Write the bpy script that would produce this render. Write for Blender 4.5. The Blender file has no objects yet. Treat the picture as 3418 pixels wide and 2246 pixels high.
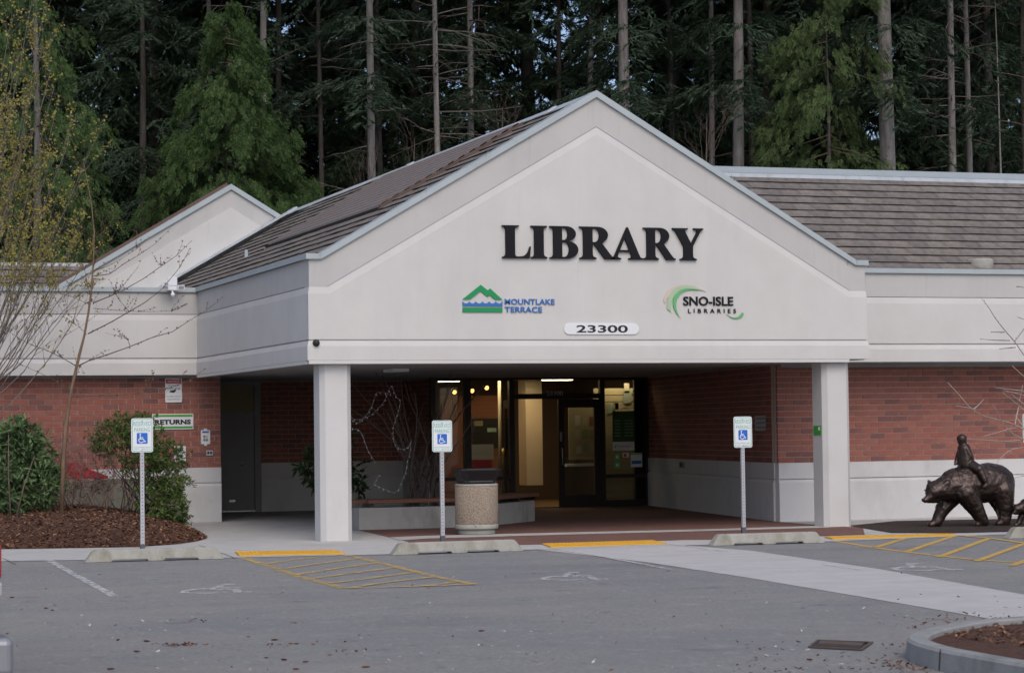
import bpy, math, random
import numpy as np
from mathutils import Vector, Matrix
random.seed(7); RNG = np.random.default_rng(11)
SC = bpy.context.scene
COL = SC.collection
rad = math.radians

# ------------------------------------------------------------------ camera
FPX, YAW, PIT, ROL = 7832.9, 0.3295, 0.0389, -0.0126          # focal length in photo pixels (3418 wide), angles in radians
CAM = Vector((-8.732, -35.237, 1.7206))
Fv = Vector((math.sin(YAW)*math.cos(PIT), math.cos(YAW)*math.cos(PIT), math.sin(PIT)))
R0 = Vector((math.cos(YAW), -math.sin(YAW), 0)); U0 = R0.cross(Fv)
Rv = R0*math.cos(ROL) + U0*math.sin(ROL); Uv = -R0*math.sin(ROL) + U0*math.cos(ROL)
cd = bpy.data.cameras.new('camera'); cam = bpy.data.objects.new('camera', cd); COL.objects.link(cam)
m = Matrix((Rv, Uv, -Fv)).transposed().to_4x4(); m.translation = CAM; cam.matrix_world = m
cd.sensor_width = 36; cd.lens = FPX/3418*36; cd.clip_start = .5; cd.clip_end = 2000
cd.dof.use_dof = True; cd.dof.focus_distance = 38.5; cd.dof.aperture_fstop = 6.3
SC.camera = cam
SC.render.resolution_x, SC.render.resolution_y = 1024, 672

# ------------------------------------------------------------------ light
SUN_EL, SUN_AZ = rad(48), rad(-174)      # soft overcast light from over the car park, azimuth measured from +Y towards +X
W_ = bpy.data.worlds.new('World'); SC.world = W_; W_.use_nodes = True
nt = W_.node_tree; bg = nt.nodes['Background']
sky = nt.nodes.new('ShaderNodeTexSky'); sky.sky_type = 'NISHITA'; sky.sun_disc = False
sky.sun_elevation = SUN_EL; sky.sun_rotation = SUN_AZ; sky.air_density = .7; sky.dust_density = 3.0; sky.ozone_density = 1.0
nt.links.new(sky.outputs[0], bg.inputs[0]); bg.inputs[1].default_value = .15
ld = bpy.data.lights.new('sun', 'SUN'); ld.energy = .5; ld.angle = rad(50); ld.color = (1, .95, .90)
sun = bpy.data.objects.new('sun', ld); COL.objects.link(sun)
sd = Vector((math.sin(SUN_AZ)*math.cos(SUN_EL), math.cos(SUN_AZ)*math.cos(SUN_EL), math.sin(SUN_EL)))
sun.rotation_euler = sd.to_track_quat('Z', 'Y').to_euler(); sun.location = (0, -20, 30)
SC.view_settings.view_transform = 'Standard'; SC.view_settings.look = 'None'
SC.view_settings.exposure = 0.36; SC.view_settings.gamma = 1
SC.cycles.max_bounces = 6; SC.cycles.diffuse_bounces = 3; SC.cycles.transparent_max_bounces = 12
SC.cycles.use_denoising = True

# ------------------------------------------------------------------ helpers
def at(x, y, X=None, Y=None, Z=None):
    """point of a real plane (X=, Y= or Z= constant) seen at photo position x, y (photo shown 2380 px wide)"""
    d = Fv + Rv*((x*1.43613-1709)/FPX) - Uv*((y*1.43613-1123)/FPX)
    if X is not None: t = (X-CAM.x)/d.x
    elif Y is not None: t = (Y-CAM.y)/d.y
    else: t = (Z-CAM.z)/d.z
    return CAM + d*t
def wloc(o):
    v = Vector((0, 0, 0))
    while o is not None: v = v + o.location; o = o.parent
    return v
def tag(o, label=None, cat=None, group=None, kind=None):
    if label: o['label'] = label
    if cat: o['category'] = cat
    if group: o['group'] = group
    if kind: o['kind'] = kind
    return o
def empty(name, loc, label, cat, group=None):
    o = bpy.data.objects.new(name, None); COL.objects.link(o); o.location = loc
    o.empty_display_size = .2
    return tag(o, label, cat, group)
def link(name, me, parent=None, loc=(0, 0, 0)):
    o = bpy.data.objects.new(name, me); COL.objects.link(o); o.location = loc
    if parent is not None: o.parent = parent
    return o
def fastmesh(name, V, F, mat, smooth=False):
    """V (n,3) array, F (m,k) int array of equal-sized faces"""
    me = bpy.data.meshes.new(name); n, (mf, k) = len(V), F.shape
    me.vertices.add(n); me.vertices.foreach_set('co', np.ascontiguousarray(V, np.float32).ravel())
    me.loops.add(mf*k); me.loops.foreach_set('vertex_index', np.ascontiguousarray(F, np.int32).ravel())
    me.polygons.add(mf); me.polygons.foreach_set('loop_start', np.arange(0, mf*k, k, dtype=np.int32))
    if smooth: me.polygons.foreach_set('use_smooth', np.ones(mf, bool))
    me.update(calc_edges=True); me.materials.append(mat)
    return me
class MB:
    def __init__(s): s.v = []; s.f = []; s.mi = []; s.sm = []
    def add(s, vs, fs, mi=0, sm=False):
        b = len(s.v); s.v += [tuple(p) for p in vs]
        for f in fs: s.f.append([b+i for i in f]); s.mi.append(mi); s.sm.append(sm)
        return s
    def box(s, x0, x1, y0, y1, z0, z1, mi=0):
        v = [(x, y, z) for z in (z0, z1) for y in (y0, y1) for x in (x0, x1)]
        return s.add(v, [(0, 2, 3, 1), (4, 5, 7, 6), (0, 1, 5, 4), (2, 6, 7, 3), (0, 4, 6, 2), (1, 3, 7, 5)], mi)
    def prism_xz(s, poly, y0, y1, mi=0):
        n = len(poly); v = [(x, y0, z) for x, z in poly]+[(x, y1, z) for x, z in poly]
        return s.add(v, [tuple(range(n)), tuple(range(2*n-1, n-1, -1))]+[(i, i+n, (i+1) % n+n, (i+1) % n) for i in range(n)], mi)
    def prism_xy(s, poly, z0, z1, mi=0):
        n = len(poly); v = [(x, y, z0) for x, y in poly]+[(x, y, z1) for x, y in poly]
        return s.add(v, [tuple(range(n-1, -1, -1)), tuple(range(n, 2*n))]+[(i, (i+1) % n, (i+1) % n+n, i+n) for i in range(n)], mi)
    def sheet(s, poly, z, mi=0):
        return s.add([(p[0], p[1], z) for p in poly], [tuple(range(len(poly)))], mi)
    def beam(s, p, q, w, h, mi=0, up=(0, 0, 1)):
        p, q = Vector(p), Vector(q); d = (q-p).normalized(); a = d.cross(Vector(up))
        if a.length < 1e-4: a = d.cross(Vector((1, 0, 0)))
        a.normalize(); b = a.cross(d); v = []
        for c in (p, q):
            for i, j in ((-1, -1), (1, -1), (1, 1), (-1, 1)): v.append(c+a*(i*w/2)+b*(j*h/2))
        return s.add(v, [(0, 1, 2, 3), (7, 6, 5, 4), (0, 4, 5, 1), (1, 5, 6, 2), (2, 6, 7, 3), (3, 7, 4, 0)], mi)
    def tube(s, path, r, n=5, mi=0, sm=True):
        path = [Vector(p) for p in path]; k = len(path)
        rs = r if hasattr(r, '__len__') else [r]*k
        vs, fs = [], []; ref = Vector((.3, .2, .9))
        for i, p in enumerate(path):
            d = (path[min(i+1, k-1)]-path[max(i-1, 0)])
            d = d.normalized() if d.length > 1e-9 else Vector((0, 0, 1))
            a = d.cross(ref)
            if a.length < .1: a = d.cross(Vector((1, 0, 0)))
            a.normalize(); b = d.cross(a)
            for j in range(n):
                t = 2*math.pi*j/n; vs.append(p+(a*math.cos(t)+b*math.sin(t))*rs[i])
        for i in range(k-1):
            for j in range(n):
                fs.append((i*n+j, i*n+(j+1) % n, (i+1)*n+(j+1) % n, (i+1)*n+j))
        fs.append(tuple(range(n-1, -1, -1))); fs.append(tuple((k-1)*n+j for j in range(n)))
        return s.add(vs, fs, mi, sm)
    def lathe(s, prof, c, n=32, mi=0, sm=True):
        vs, fs = [], []
        for r, z in prof:
            for j in range(n):
                t = 2*math.pi*j/n; vs.append((c[0]+r*math.cos(t), c[1]+r*math.sin(t), c[2]+z))
        for i in range(len(prof)-1):
            for j in range(n): fs.append((i*n+j, i*n+(j+1) % n, (i+1)*n+(j+1) % n, (i+1)*n+j))
        fs.append(tuple(range(n-1, -1, -1))); fs.append(tuple((len(prof)-1)*n+j for j in range(n)))
        return s.add(vs, fs, mi, sm)
    def ball(s, c, r, n=8, mi=0):
        prof = [(max(1e-4, r*math.sin(math.pi*i/n)), -r*math.cos(math.pi*i/n)) for i in range(n+1)]
        return s.lathe(prof, c, n+2, mi)
    def mesh(s, name, mats, off=(0, 0, 0)):
        me = bpy.data.meshes.new(name)
        me.from_pydata([(v[0]-off[0], v[1]-off[1], v[2]-off[2]) for v in s.v], [], s.f)
        for mm in (mats if isinstance(mats, (list, tuple)) else [mats]): me.materials.append(mm)
        me.polygons.foreach_set('material_index', s.mi); me.polygons.foreach_set('use_smooth', s.sm)
        me.update(); return me
    def build(s, name, mats, parent=None, raw=False):
        off = (0, 0, 0) if (parent is None or raw) else wloc(parent)
        return link(name, s.mesh(name, mats, off), parent)
def bevel(o, w=.01, seg=2):
    b = o.modifiers.new('bevel', 'BEVEL'); b.width = w; b.segments = seg; b.limit_method = 'ANGLE'; b.angle_limit = rad(40)
    return o
def copy_tree(o, parent=None):
    c = o.copy(); COL.objects.link(c); c.parent = parent
    for ch in list(o.children): copy_tree(ch, c)
    return c

# ------------------------------------------------------------------ materials
def M(name, col, rough=.7, var=.12, scale=6., detail=4, bump=0., bscale=60., metal=0., spec=.3, col2=None, stain=None, island=0., rnd=None, stretch=None, emit=None):
    mt = bpy.data.materials.new(name); mt.use_nodes = True; n = mt.node_tree.nodes; L = mt.node_tree.links
    b = n['Principled BSDF']; b.inputs['Roughness'].default_value = rough; b.inputs['Metallic'].default_value = metal
    b.inputs['Specular IOR Level'].default_value = spec
    tc = n.new('ShaderNodeTexCoord'); vec = tc.outputs['Object']
    if stretch:
        mp = n.new('ShaderNodeMapping'); mp.inputs['Scale'].default_value = stretch; L.new(vec, mp.inputs['Vector']); sv = mp.outputs[0]
    else: sv = vec
    def noise(sc, v=sv, d=detail):
        t = n.new('ShaderNodeTexNoise'); t.inputs['Scale'].default_value = sc; t.inputs['Detail'].default_value = d
        t.inputs['Roughness'].default_value = .62; L.new(v, t.inputs['Vector']); return t.outputs['Fac']
    def ramp(f, c0, c1, p0=.3, p1=.7):
        r = n.new('ShaderNodeValToRGB'); e = r.color_ramp.elements
        e[0].position, e[1].position = p0, p1; e[0].color, e[1].color = (*c0, 1), (*c1, 1); L.new(f, r.inputs[0]); return r
    c0 = tuple(x*(1-var) for x in col); c1 = tuple(min(1, x*(1+var)) for x in (col2 or col))
    out = ramp(noise(scale), c0, c1).outputs[0]
    if rnd:      # a palette picked per object and per loose piece
        oi = n.new('ShaderNodeObjectInfo'); ge = n.new('ShaderNodeNewGeometry'); ad = n.new('ShaderNodeMath'); fr = n.new('ShaderNodeMath')
        fr.operation = 'FRACT'; L.new(oi.outputs['Random'], ad.inputs[0]); L.new(ge.outputs['Random Per Island'], ad.inputs[1]); L.new(ad.outputs[0], fr.inputs[0])
        r = n.new('ShaderNodeValToRGB'); r.color_ramp.interpolation = 'CONSTANT' if len(rnd) > 2 else 'LINEAR'; e = r.color_ramp.elements
        while len(e) < len(rnd): e.new(.5)
        for i, cc in enumerate(rnd): e[i].position = i/len(rnd) if len(rnd) > 2 else i; e[i].color = (*cc, 1)
        L.new(fr.outputs[0], r.inputs[0])
        mx = n.new('ShaderNodeMix'); mx.data_type = 'RGBA'; mx.blend_type = 'MULTIPLY'; mx.inputs[0].default_value = 1
        L.new(out, mx.inputs[6]); L.new(r.outputs[0], mx.inputs[7]); out = mx.outputs[2]
    for st in (stain or []):   # (colour, scale, lo, hi, strength, stretch)
        mp = n.new('ShaderNodeMapping'); mp.inputs['Scale'].default_value = st[5]; mp.inputs['Location'].default_value = (st[1], 2.3, 1.7); L.new(vec, mp.inputs['Vector'])
        f = noise(st[1], mp.outputs[0], 5)
        r = ramp(f, (0, 0, 0), (st[4],)*3, st[2], st[3])
        mx = n.new('ShaderNodeMix'); mx.data_type = 'RGBA'; L.new(r.outputs[0], mx.inputs[0]); L.new(out, mx.inputs[6]); mx.inputs[7].default_value = (*st[0], 1); out = mx.outputs[2]
    L.new(out, b.inputs['Base Color'])
    if bump:
        bp_ = n.new('ShaderNodeBump'); bp_.inputs['Strength'].default_value = bump; bp_.inputs['Distance'].default_value = .02
        L.new(noise(bscale, vec, 3), bp_.inputs['Height']); L.new(bp_.outputs[0], b.inputs['Normal'])
    if emit:
        b.inputs['Emission Color'].default_value = (*emit[0], 1); b.inputs['Emission Strength'].default_value = emit[1]
    return mt
def leafmat(name, c0, c1, scale=1.3, trans=.25, rough=.55):
    mt = bpy.data.materials.new(name); mt.use_nodes = True; n = mt.node_tree.nodes; L = mt.node_tree.links
    b = n['Principled BSDF']; b.inputs['Roughness'].default_value = rough+.1; b.inputs['Specular IOR Level'].default_value = .12
    ge = n.new('ShaderNodeNewGeometry'); tc = n.new('ShaderNodeTexCoord'); t = n.new('ShaderNodeTexNoise'); t.inputs['Scale'].default_value = scale
    oi = n.new('ShaderNodeObjectInfo')
    L.new(tc.outputs['Object'], t.inputs['Vector'])
    a = n.new('ShaderNodeMath'); a.operation = 'MULTIPLY_ADD'; L.new(ge.outputs['Random Per Island'], a.inputs[0]); a.inputs[1].default_value = .7
    s2 = n.new('ShaderNodeMath'); s2.operation = 'SUBTRACT'; L.new(t.outputs['Fac'], s2.inputs[0]); s2.inputs[1].default_value = .35; L.new(s2.outputs[0], a.inputs[2])
    a2 = n.new('ShaderNodeMath'); a2.operation = 'MULTIPLY_ADD'; L.new(oi.outputs['Random'], a2.inputs[0]); a2.inputs[1].default_value = .3; L.new(a.outputs[0], a2.inputs[2])
    r = n.new('ShaderNodeValToRGB'); e = r.color_ramp.elements; e[0].color, e[1].color = (*c0, 1), (*c1, 1); e[0].position, e[1].position = .1, 1.
    L.new(a2.outputs[0], r.inputs[0]); L.new(r.outputs[0], b.inputs['Base Color'])
    if trans:
        tr = n.new('ShaderNodeBsdfTranslucent'); L.new(r.outputs[0], tr.inputs[0]); mx = n.new('ShaderNodeMixShader'); mx.inputs[0].default_value = trans
        L.new(b.outputs[0], mx.inputs[1]); L.new(tr.outputs[0], mx.inputs[2]); L.new(mx.outputs[0], n['Material Output'].inputs[0])
    return mt
def glassmat(name, tint=(.75, .78, .78)):
    mt = bpy.data.materials.new(name); mt.use_nodes = True; n = mt.node_tree.nodes; L = mt.node_tree.links
    fr = n.new('ShaderNodeFresnel'); fr.inputs[0].default_value = 1.5; g = n.new('ShaderNodeBsdfGlossy'); g.inputs['Roughness'].default_value = .02
    tr = n.new('ShaderNodeBsdfTransparent'); tr.inputs[0].default_value = (*tint, 1); mx = n.new('ShaderNodeMixShader')
    L.new(fr.outputs[0], mx.inputs[0]); L.new(tr.outputs[0], mx.inputs[1]); L.new(g.outputs[0], mx.inputs[2]); L.new(mx.outputs[0], n['Material Output'].inputs[0])
    return mt
def emat(name, col, s):
    mt = bpy.data.materials.new(name); mt.use_nodes = True; n = mt.node_tree.nodes
    e = n.new('ShaderNodeEmission'); e.inputs[0].default_value = (*col, 1); e.inputs[1].default_value = s
    mt.node_tree.links.new(e.outputs[0], n['Material Output'].inputs[0]); return mt
ZS = (.6, .6, .12)
m_stucco = M('stucco', (.552, .546, .526), .88, .035, 1.6, bump=.2, bscale=160, stain=[((.42, .42, .425), 1.1, .50, .85, .35, (1.4, 1.4, .16)), ((.60, .60, .60), .7, .5, .8, .5, (1, 1, .6)), ((.38, .37, .35), 5., .63, .8, .30, (1.2, 1.2, .12))])
m_band = M('stucco_band', (.474, .467, .452), .88, .035, 1.3, bump=.2, bscale=160, stain=[((.34, .35, .36), 1.3, .48, .85, .4, (1.3, 1.3, .2)), ((.32, .31, .29), 5., .62, .8, .35, (1.2, 1.2, .12))])
m_coping = M('coping_metal', (.36, .41, .43), .5, .06, 1.5, spec=.4, stain=[((.26, .29, .29), 2., .55, .8, .4, (1, 1, 1))])
m_ridge = M('ridge_metal', (.46, .51, .56), .45, .05, 2., spec=.5, stain=[((.30, .31, .24), 3., .5, .75, .8, (1.4, 1.4, .4))])
m_soffit = M('soffit_paint', (.34, .33, .33), .8, .05, 2.)
m_trim = M('grey_trim', (.27, .31, .33), .6, .05, 2.)
m_white = M('white_base', (.555, .555, .55), .85, .03, 1.5, bump=.1, bscale=200, stain=[((.36, .36, .34), 1.5, .52, .8, .5, (1, 1, .5)), ((.2, .21, .17), 3.5, .6, .85, .35, (1, 1, .7))])
m_column = M('column_stucco', (.55, .545, .53), .85, .03, 1.5, bump=.1, bscale=200, stain=[((.35, .35, .33), 2.5, .6, .9, .4, (1, 1, .4))])
BR = [(1.0, .95, .92), (1.05, .98, .95), (.92, .9, .9), (1.06, 1.02, .98), (.76, .84, .92), (1.02, .92, .88), (.68, .78, .86), (1.1, 1.06, 1.0), (.96, .94, .93), (1.0, 1.04, 1.04)]
m_brick = M('brick', (.275, .112, .088), .85, .16, 14, bump=.25, bscale=120, rnd=BR)
m_mortar = M('mortar', (.43, .35, .31), .9, .08, 20)
m_tile = M('roof_tile', (.175, .158, .143), .9, .25, 9, bump=.4, bscale=90, rnd=[(.82, .82, .84), (1.14, 1.13, 1.1)], stain=[((.10, .092, .075), 2.2, .5, .75, .6, (1, 1, 1)), ((.30, .29, .28), 16., .70, .74, .7, (1, 1, 1))])
m_tiledark = M('tile_edge_dark', (.026, .024, .019), .95, .4, 20)  # near-black tone for tile butt ends, roof decks and lower flashing
m_brown = M('brown_panel', (.235, .195, .175), .5, .12, 5, spec=.4)
m_browntrim = M('brown_trim', (.11, .07, .055), .6, .15, 5)
m_black = M('black_paint', (.018, .018, .022), .45, .1, 5)
m_letter = M('letter_charcoal', (.014, .0145, .017), .75, .08, 5, spec=.12)
m_green = M('logo_green', (.012, .25, .085), .5, .03, 5)
m_blue = M('logo_blue', (.035, .15, .42), .5, .03, 5)
m_lgreen1 = M('swoosh_green', (.12, .40, .15), .5, .05, 5)
m_lgreen2 = M('swoosh_pale_green', (.36, .48, .33), .5, .05, 5)
m_peach = M('swoosh_peach', (.56, .46, .40), .5, .03, 5)
m_signwhite = M('sign_white', (.68, .70, .72), .5, .02, 3)
m_signmint = M('sign_green_print', (.13, .42, .32), .5, .04, 5)
m_signblue = M('sign_blue', (.02, .13, .50), .45, .03, 5)
m_signred = M('sign_red', (.42, .03, .05), .5, .03, 5)
m_signgreen = M('banner_green', (.06, .32, .05), .5, .05, 5)
m_grey = M('grey_print', (.22, .23, .25), .6, .05, 5)
m_galv = M('galvanised_post', (.42, .43, .46), .45, .08, 6, metal=.25, spec=.5)
m_hole = M('post_hole', (.10, .10, .115), .9, .1, 5)
m_asphalt = M('asphalt', (.238, .238, .227), .93, .26, 24, detail=8, bump=.5, bscale=200,
  stain=[((.195, .20, .205), .30, .44, .68, .75, (1, 1.4, 1)), ((.36, .355, .34), 9., .58, .70, .5, (1, .55, 1)), ((.15, .153, .155), 6., .58, .72, .55, (1, .5, 1)), ((.30, .275, .245), .8, .50, .78, .6, (.6, 1.4, 1)), ((.11, .112, .114), 1.3, .64, .72, .6, (1, 1.6, 1)), ((.14, .14, .14), .16, .58, .72, .4, (1, 3, 1)), ((.34, .34, .335), 2.6, .60, .72, .4, (1, .8, 1))])
m_conc = M('concrete', (.43, .425, .405), .9, .08, 3, bump=.2, bscale=180, stain=[((.32, .315, .30), .9, .5, .75, .6, (1, 1, 1)), ((.46, .45, .43), 30, .66, .75, .3, (1, 1, 1))])
m_path = M('path_concrete', (.45, .44, .425), .9, .06, 3, bump=.2, bscale=180, stain=[((.35, .345, .345), .7, .5, .75, .6, (1, 3, 1)), ((.27, .27, .27), 5, .64, .7, .5, (.25, 2.5, 1))])
m_stop = M('wheel_stop_concrete', (.34, .335, .30), .92, .1, 7, bump=.5, bscale=70, stain=[((.17, .16, .10), 3.2, .5, .7, .75, (1, 1, .5)), ((.12, .12, .11), 9, .62, .75, .6, (1, 1, 1))])
m_planter = M('planter_concrete', (.36, .355, .33), .92, .08, 4, bump=.35, bscale=90, stain=[((.17, .165, .14), 2.2, .52, .72, .7, (1, 1, .35)), ((.15, .14, .12), 6, .6, .75, .5, (1, 1, .6))])
m_kerb = M('kerb_concrete', (.27, .275, .27), .92, .1, 5, bump=.4, bscale=90, stain=[((.13, .14, .13), 2., .48, .7, .75, (1, 1, .4)), ((.40, .40, .38), 6, .62, .78, .5, (1, 1, 1))])
m_oldwall = M('mossy_concrete', (.20, .20, .165), .95, .2, 4, bump=.5, bscale=50, stain=[((.07, .08, .055), 2., .45, .7, .8, (1, 1, .6))])
m_pave = M('brick_paving', (.165, .085, .068), .9, .18, 9, bump=.25, bscale=60, stain=[((.09, .06, .052), .8, .48, .75, .6, (1, 1, 1)), ((.26, .19, .165), 4, .66, .75, .4, (.4, 3, 1))])
m_yellow = M('tactile_yellow', (.62, .34, .035), .75, .06, 8, stain=[((.38, .24, .06), 3, .55, .75, .5, (1, 1, 1))])
m_mulch = M('mulch', (.085, .042, .026), .97, .45, 26, detail=8, bump=1., bscale=45, stain=[((.17, .11, .08), 30, .62, .72, .7, (1, 1, 1)), ((.035, .02, .015), 5, .5, .7, .6, (1, 1, 1))])
m_mulchdark = M('dark_mulch', (.040, .028, .023), .97, .4, 26, detail=8, bump=1., bscale=45)
m_chip = M('wood_chip', (.16, .088, .055), .95, .3, 20, rnd=[(.35, .3, .3), (.8, .75, .7), (1.2, 1.1, 1.), (2.0, 1.9, 1.8), (.6, .55, .5), (1., .8, .7)])
m_leaflit = M('dry_leaf', (.12, .05, .03), .9, .3, 20, rnd=[(.6, .6, .6), (1., 1., 1.), (1.7, 1.6, 1.3), (.8, .6, .6)])
m_bark = M('fir_bark', (.20, .187, .175), .95, .35, 5, detail=8, bump=.8, bscale=20, stretch=(2.2, 2.2, .4), stain=[((.11, .10, .09), 3., .45, .65, .7, (2.5, 2.5, .35)), ((.26, .265, .24), 2., .6, .8, .5, (1, 1, .4))])
m_barkdark = M('dark_bark', (.06, .052, .046), .95, .35, 6, bump=.8, bscale=20, stretch=(2.2, 2.2, .4))
m_twig = M('grey_twig', (.16, .135, .12), .9, .25, 9)
m_twigdark = M('brown_twig', (.105, .078, .065), .9, .25, 9)
m_twigred = M('reddish_twig', (.20, .125, .11), .9, .25, 9)
m_trunkbr = M('young_trunk', (.17, .115, .075), .9, .3, 8, bump=.4, bscale=60, stretch=(2, 2, .5))
m_bud = M('bud', (.16, .10, .055), .9, .2, 9)
m_fir = leafmat('fir_needles', (.016, .030, .017), (.065, .10, .054), .5, .15)
m_fir2 = leafmat('blue_fir_needles', (.020, .037, .024), (.076, .112, .071), .5, .15)
m_cedar = leafmat('cedar_foliage', (.020, .046, .016), (.092, .146, .048), .9, .25)
m_cedar2 = leafmat('olive_cedar_foliage', (.024, .046, .018), (.092, .134, .048), .9, .25)
m_cone = M('cedar_cones', (.10, .055, .035), .9, .2, 9)
m_yleaf = leafmat('yellow_leaf', (.28, .24, .05), (.56, .50, .16), 1.2, .4)
m_rhodo = leafmat('rhododendron_leaf', (.045, .085, .038), (.17, .25, .11), 1.2, .15, .4)
m_shrub = leafmat('shrub_leaf', (.028, .054, .020), (.15, .21, .065), 1.5, .2, .45)
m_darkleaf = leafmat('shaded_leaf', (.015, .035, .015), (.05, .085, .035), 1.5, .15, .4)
m_bronze = M('bronze', (.060, .043, .037), .34, .35, 7, metal=.75, spec=.5, bump=.5, bscale=22, stain=[((.10, .08, .07), 3.5, .52, .72, .6, (1, 1, 1))])
m_frame = M('bronze_frame', (.022, .018, .016), .4, .1, 5, spec=.4)
m_chrome = M('steel', (.55, .55, .55), .3, .05, 5, metal=.8)
m_glass = glassmat('pane_glass')
m_doorgrey = M('door_grey', (.26, .265, .28), .6, .05, 3)
m_beige = M('beige_wall', (.55, .44, .30), .8, .04, 2)
m_orange = M('terracotta_wall', (.26, .105, .055), .8, .06, 2)
m_slat = M('slatwall', (.30, .25, .15), .7, .06, 3)
m_carpet = M('floor_brown', (.16, .10, .05), .8, .1, 6)
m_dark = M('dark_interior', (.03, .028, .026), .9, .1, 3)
m_paper = M('paper', (.5, .48, .43), .8, .05, 3, rnd=[(.8, .8, .8), (.6, .5, .35), (.4, .45, .4), (.7, .65, .5), (.4, .15, .12), (.35, .4, .28)])
m_lamp = emat('warm_lamp', (1, .48, .12), 4.)
m_strip = emat('ceiling_light', (1, .78, .46), 13.)
m_wood = M('bench_wood', (.16, .075, .048), .7, .2, 5, bump=.3, bscale=40, stretch=(1, 6, 6), stain=[((.26, .15, .11), 6, .55, .75, .4, (1, 5, 5))])
m_agg = M('exposed_aggregate', (.33, .27, .21), .9, .45, 75, detail=3, bump=1., bscale=75, stain=[((.13, .09, .065), 45, .56, .62, .8, (1, 1, 1)), ((.5, .46, .40), 60, .6, .66, .8, (1, 1, 1)), ((.16, .12, .09), 3, .6, .8, .3, (1, 1, .3))])
m_lidblack = M('black_plastic', (.008, .008, .010), .35, .1, 5, spec=.5)
m_iron = M('grate_iron', (.10, .075, .062), .8, .2, 14)
m_carsilver = M('car_silver', (.26, .275, .295), .35, .03, 3, metal=.4, spec=.5)
m_rubber = M('rubber', (.02, .02, .02), .8, .1, 5)
m_tail = M('tail_red', (.40, .02, .03), .2, .03, 3, spec=.6)
m_lens = M('clear_lens', (.38, .37, .36), .15, .03, 3, spec=.6)
m_binred = M('bin_red', (.36, .016, .03), .45, .08, 4)
def worn(name, col, lo, hi, sc=7.):
    """worn road paint: noise shows the asphalt through"""
    mt = M(name, col, .85, .08, 12); n = mt.node_tree.nodes; L = mt.node_tree.links; b = n['Principled BSDF']
    tc = n.new('ShaderNodeTexCoord'); t = n.new('ShaderNodeTexNoise'); t.inputs['Scale'].default_value = sc; t.inputs['Detail'].default_value = 8; t.inputs['Roughness'].default_value = .7
    L.new(tc.outputs['Object'], t.inputs['Vector']); r = n.new('ShaderNodeValToRGB'); r.color_ramp.elements[0].position = lo; r.color_ramp.elements[1].position = hi
    L.new(t.outputs['Fac'], r.inputs[0]); L.new(r.outputs[0], b.inputs['Alpha']); return mt
m_pwhite = worn('worn_white_paint', (.52, .52, .51), .34, .60)
m_pyellow = worn('worn_yellow_paint', (.56, .38, .12), .36, .62)
m_pyellow2 = worn('worn_yellow_paint_fresh', (.52, .33, .08), .2, .48)

# ------------------------------------------------------------------ setting: ground
def struct(name, mb, mat): return tag(mb.build(name, mat), kind='structure')
struct('asphalt', MB().sheet([(-400, -400), (500, -400), (500, 700), (-400, 700)], 0), m_asphalt)
KE = [at(x, y, Z=0) for x, y in ((-60, 1306), (0, 1304.5), (550, 1296), (920, 1288), (1250, 1277), (1560, 1268.5), (1910, 1259), (2240, 1246), (2500, 1236))]
struct('sidewalk', MB().sheet([(p.x, p.y) for p in KE]+[(22, -3.4), (22, 16), (-12, 16), (-12, -2.7)], .006), m_conc)
pl = [at(x, y, Z=0) for x, y in ((1252, 1277), (1500, 1306), (1741, 1343), (1960, 1380), (2160, 1414), (2430, 1460))]
pr_ = [at(x, y, Z=0) for x, y in ((2450, 1392), (2380, 1382), (2040, 1322), (1740, 1279), (1566, 1266))]
struct('path', MB().sheet([(p.x, p.y) for p in pl+pr_], .004), m_path)
bpv = [Vector((1.75, 3.6, 0)), Vector((1.5, .9, 0)), Vector((1.28, -1.4, 0))]+[at(x, y, Z=0) for x, y in ((1215, 1267), (1400, 1262), (1588, 1255.5), (1648, 1255), (1930, 1246), (2010, 1243))]+[Vector((9.3, -.3, 0)), Vector((9.05, .6, 0))]
struct('brick_paving', MB().sheet([(p.x, p.y) for p in bpv]+[(9.12, 2.5), (10.5, 12), (5.6, 12), (5.6, 6), (4, 4.05), (1.78, 4.05)], .010), m_pave)
sp_ = [at(x, y, Z=0) for x, y in ((930, 1257), (1000, 1252.5), (1300, 1244), (1650, 1235), (1930, 1227), (1905, 1223), (1650, 1231), (1300, 1239), (990, 1246.5), (905, 1250))]
struct('paving_strip', MB().sheet([(p.x, p.y) for p in sp_], .014), m_conc)
# dark mulch under the bear
bm_ = [at(x, y, Z=0) for x, y in ((1975, 1223), (2070, 1239), (2200, 1240), (2330, 1237), (2480, 1232), (2480, 1205), (2240, 1209), (2080, 1212))]
struct('mulch_strip', MB().sheet([(p.x, p.y) for p in bm_], .016), m_mulchdark)
# concrete joints
jb = MB()
for a, b in (((464, 1217), (547, 1249)), ((7, 1247), (33, 1259)), ((1250, 1277), (1228, 1268))):
    p, q = at(a[0], a[1]+0, Z=0), at(b[0], b[1], Z=0)
for a, b in (((463, 1268), (548, 1298)), ((6, 1298), (36, 1311))):
    p, q = at(*a, Z=0), at(*b, Z=0); d = (q-p).normalized(); nn = Vector((-d.y, d.x, 0))*.012
    jb.add([p-nn+Vector((0, 0, .009)), q-nn+Vector((0, 0, .009)), q+nn+Vector((0, 0, .009)), p+nn+Vector((0, 0, .009))], [(0, 1, 2, 3)])
struct('sidewalk_joint', jb, m_oldwall)
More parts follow.
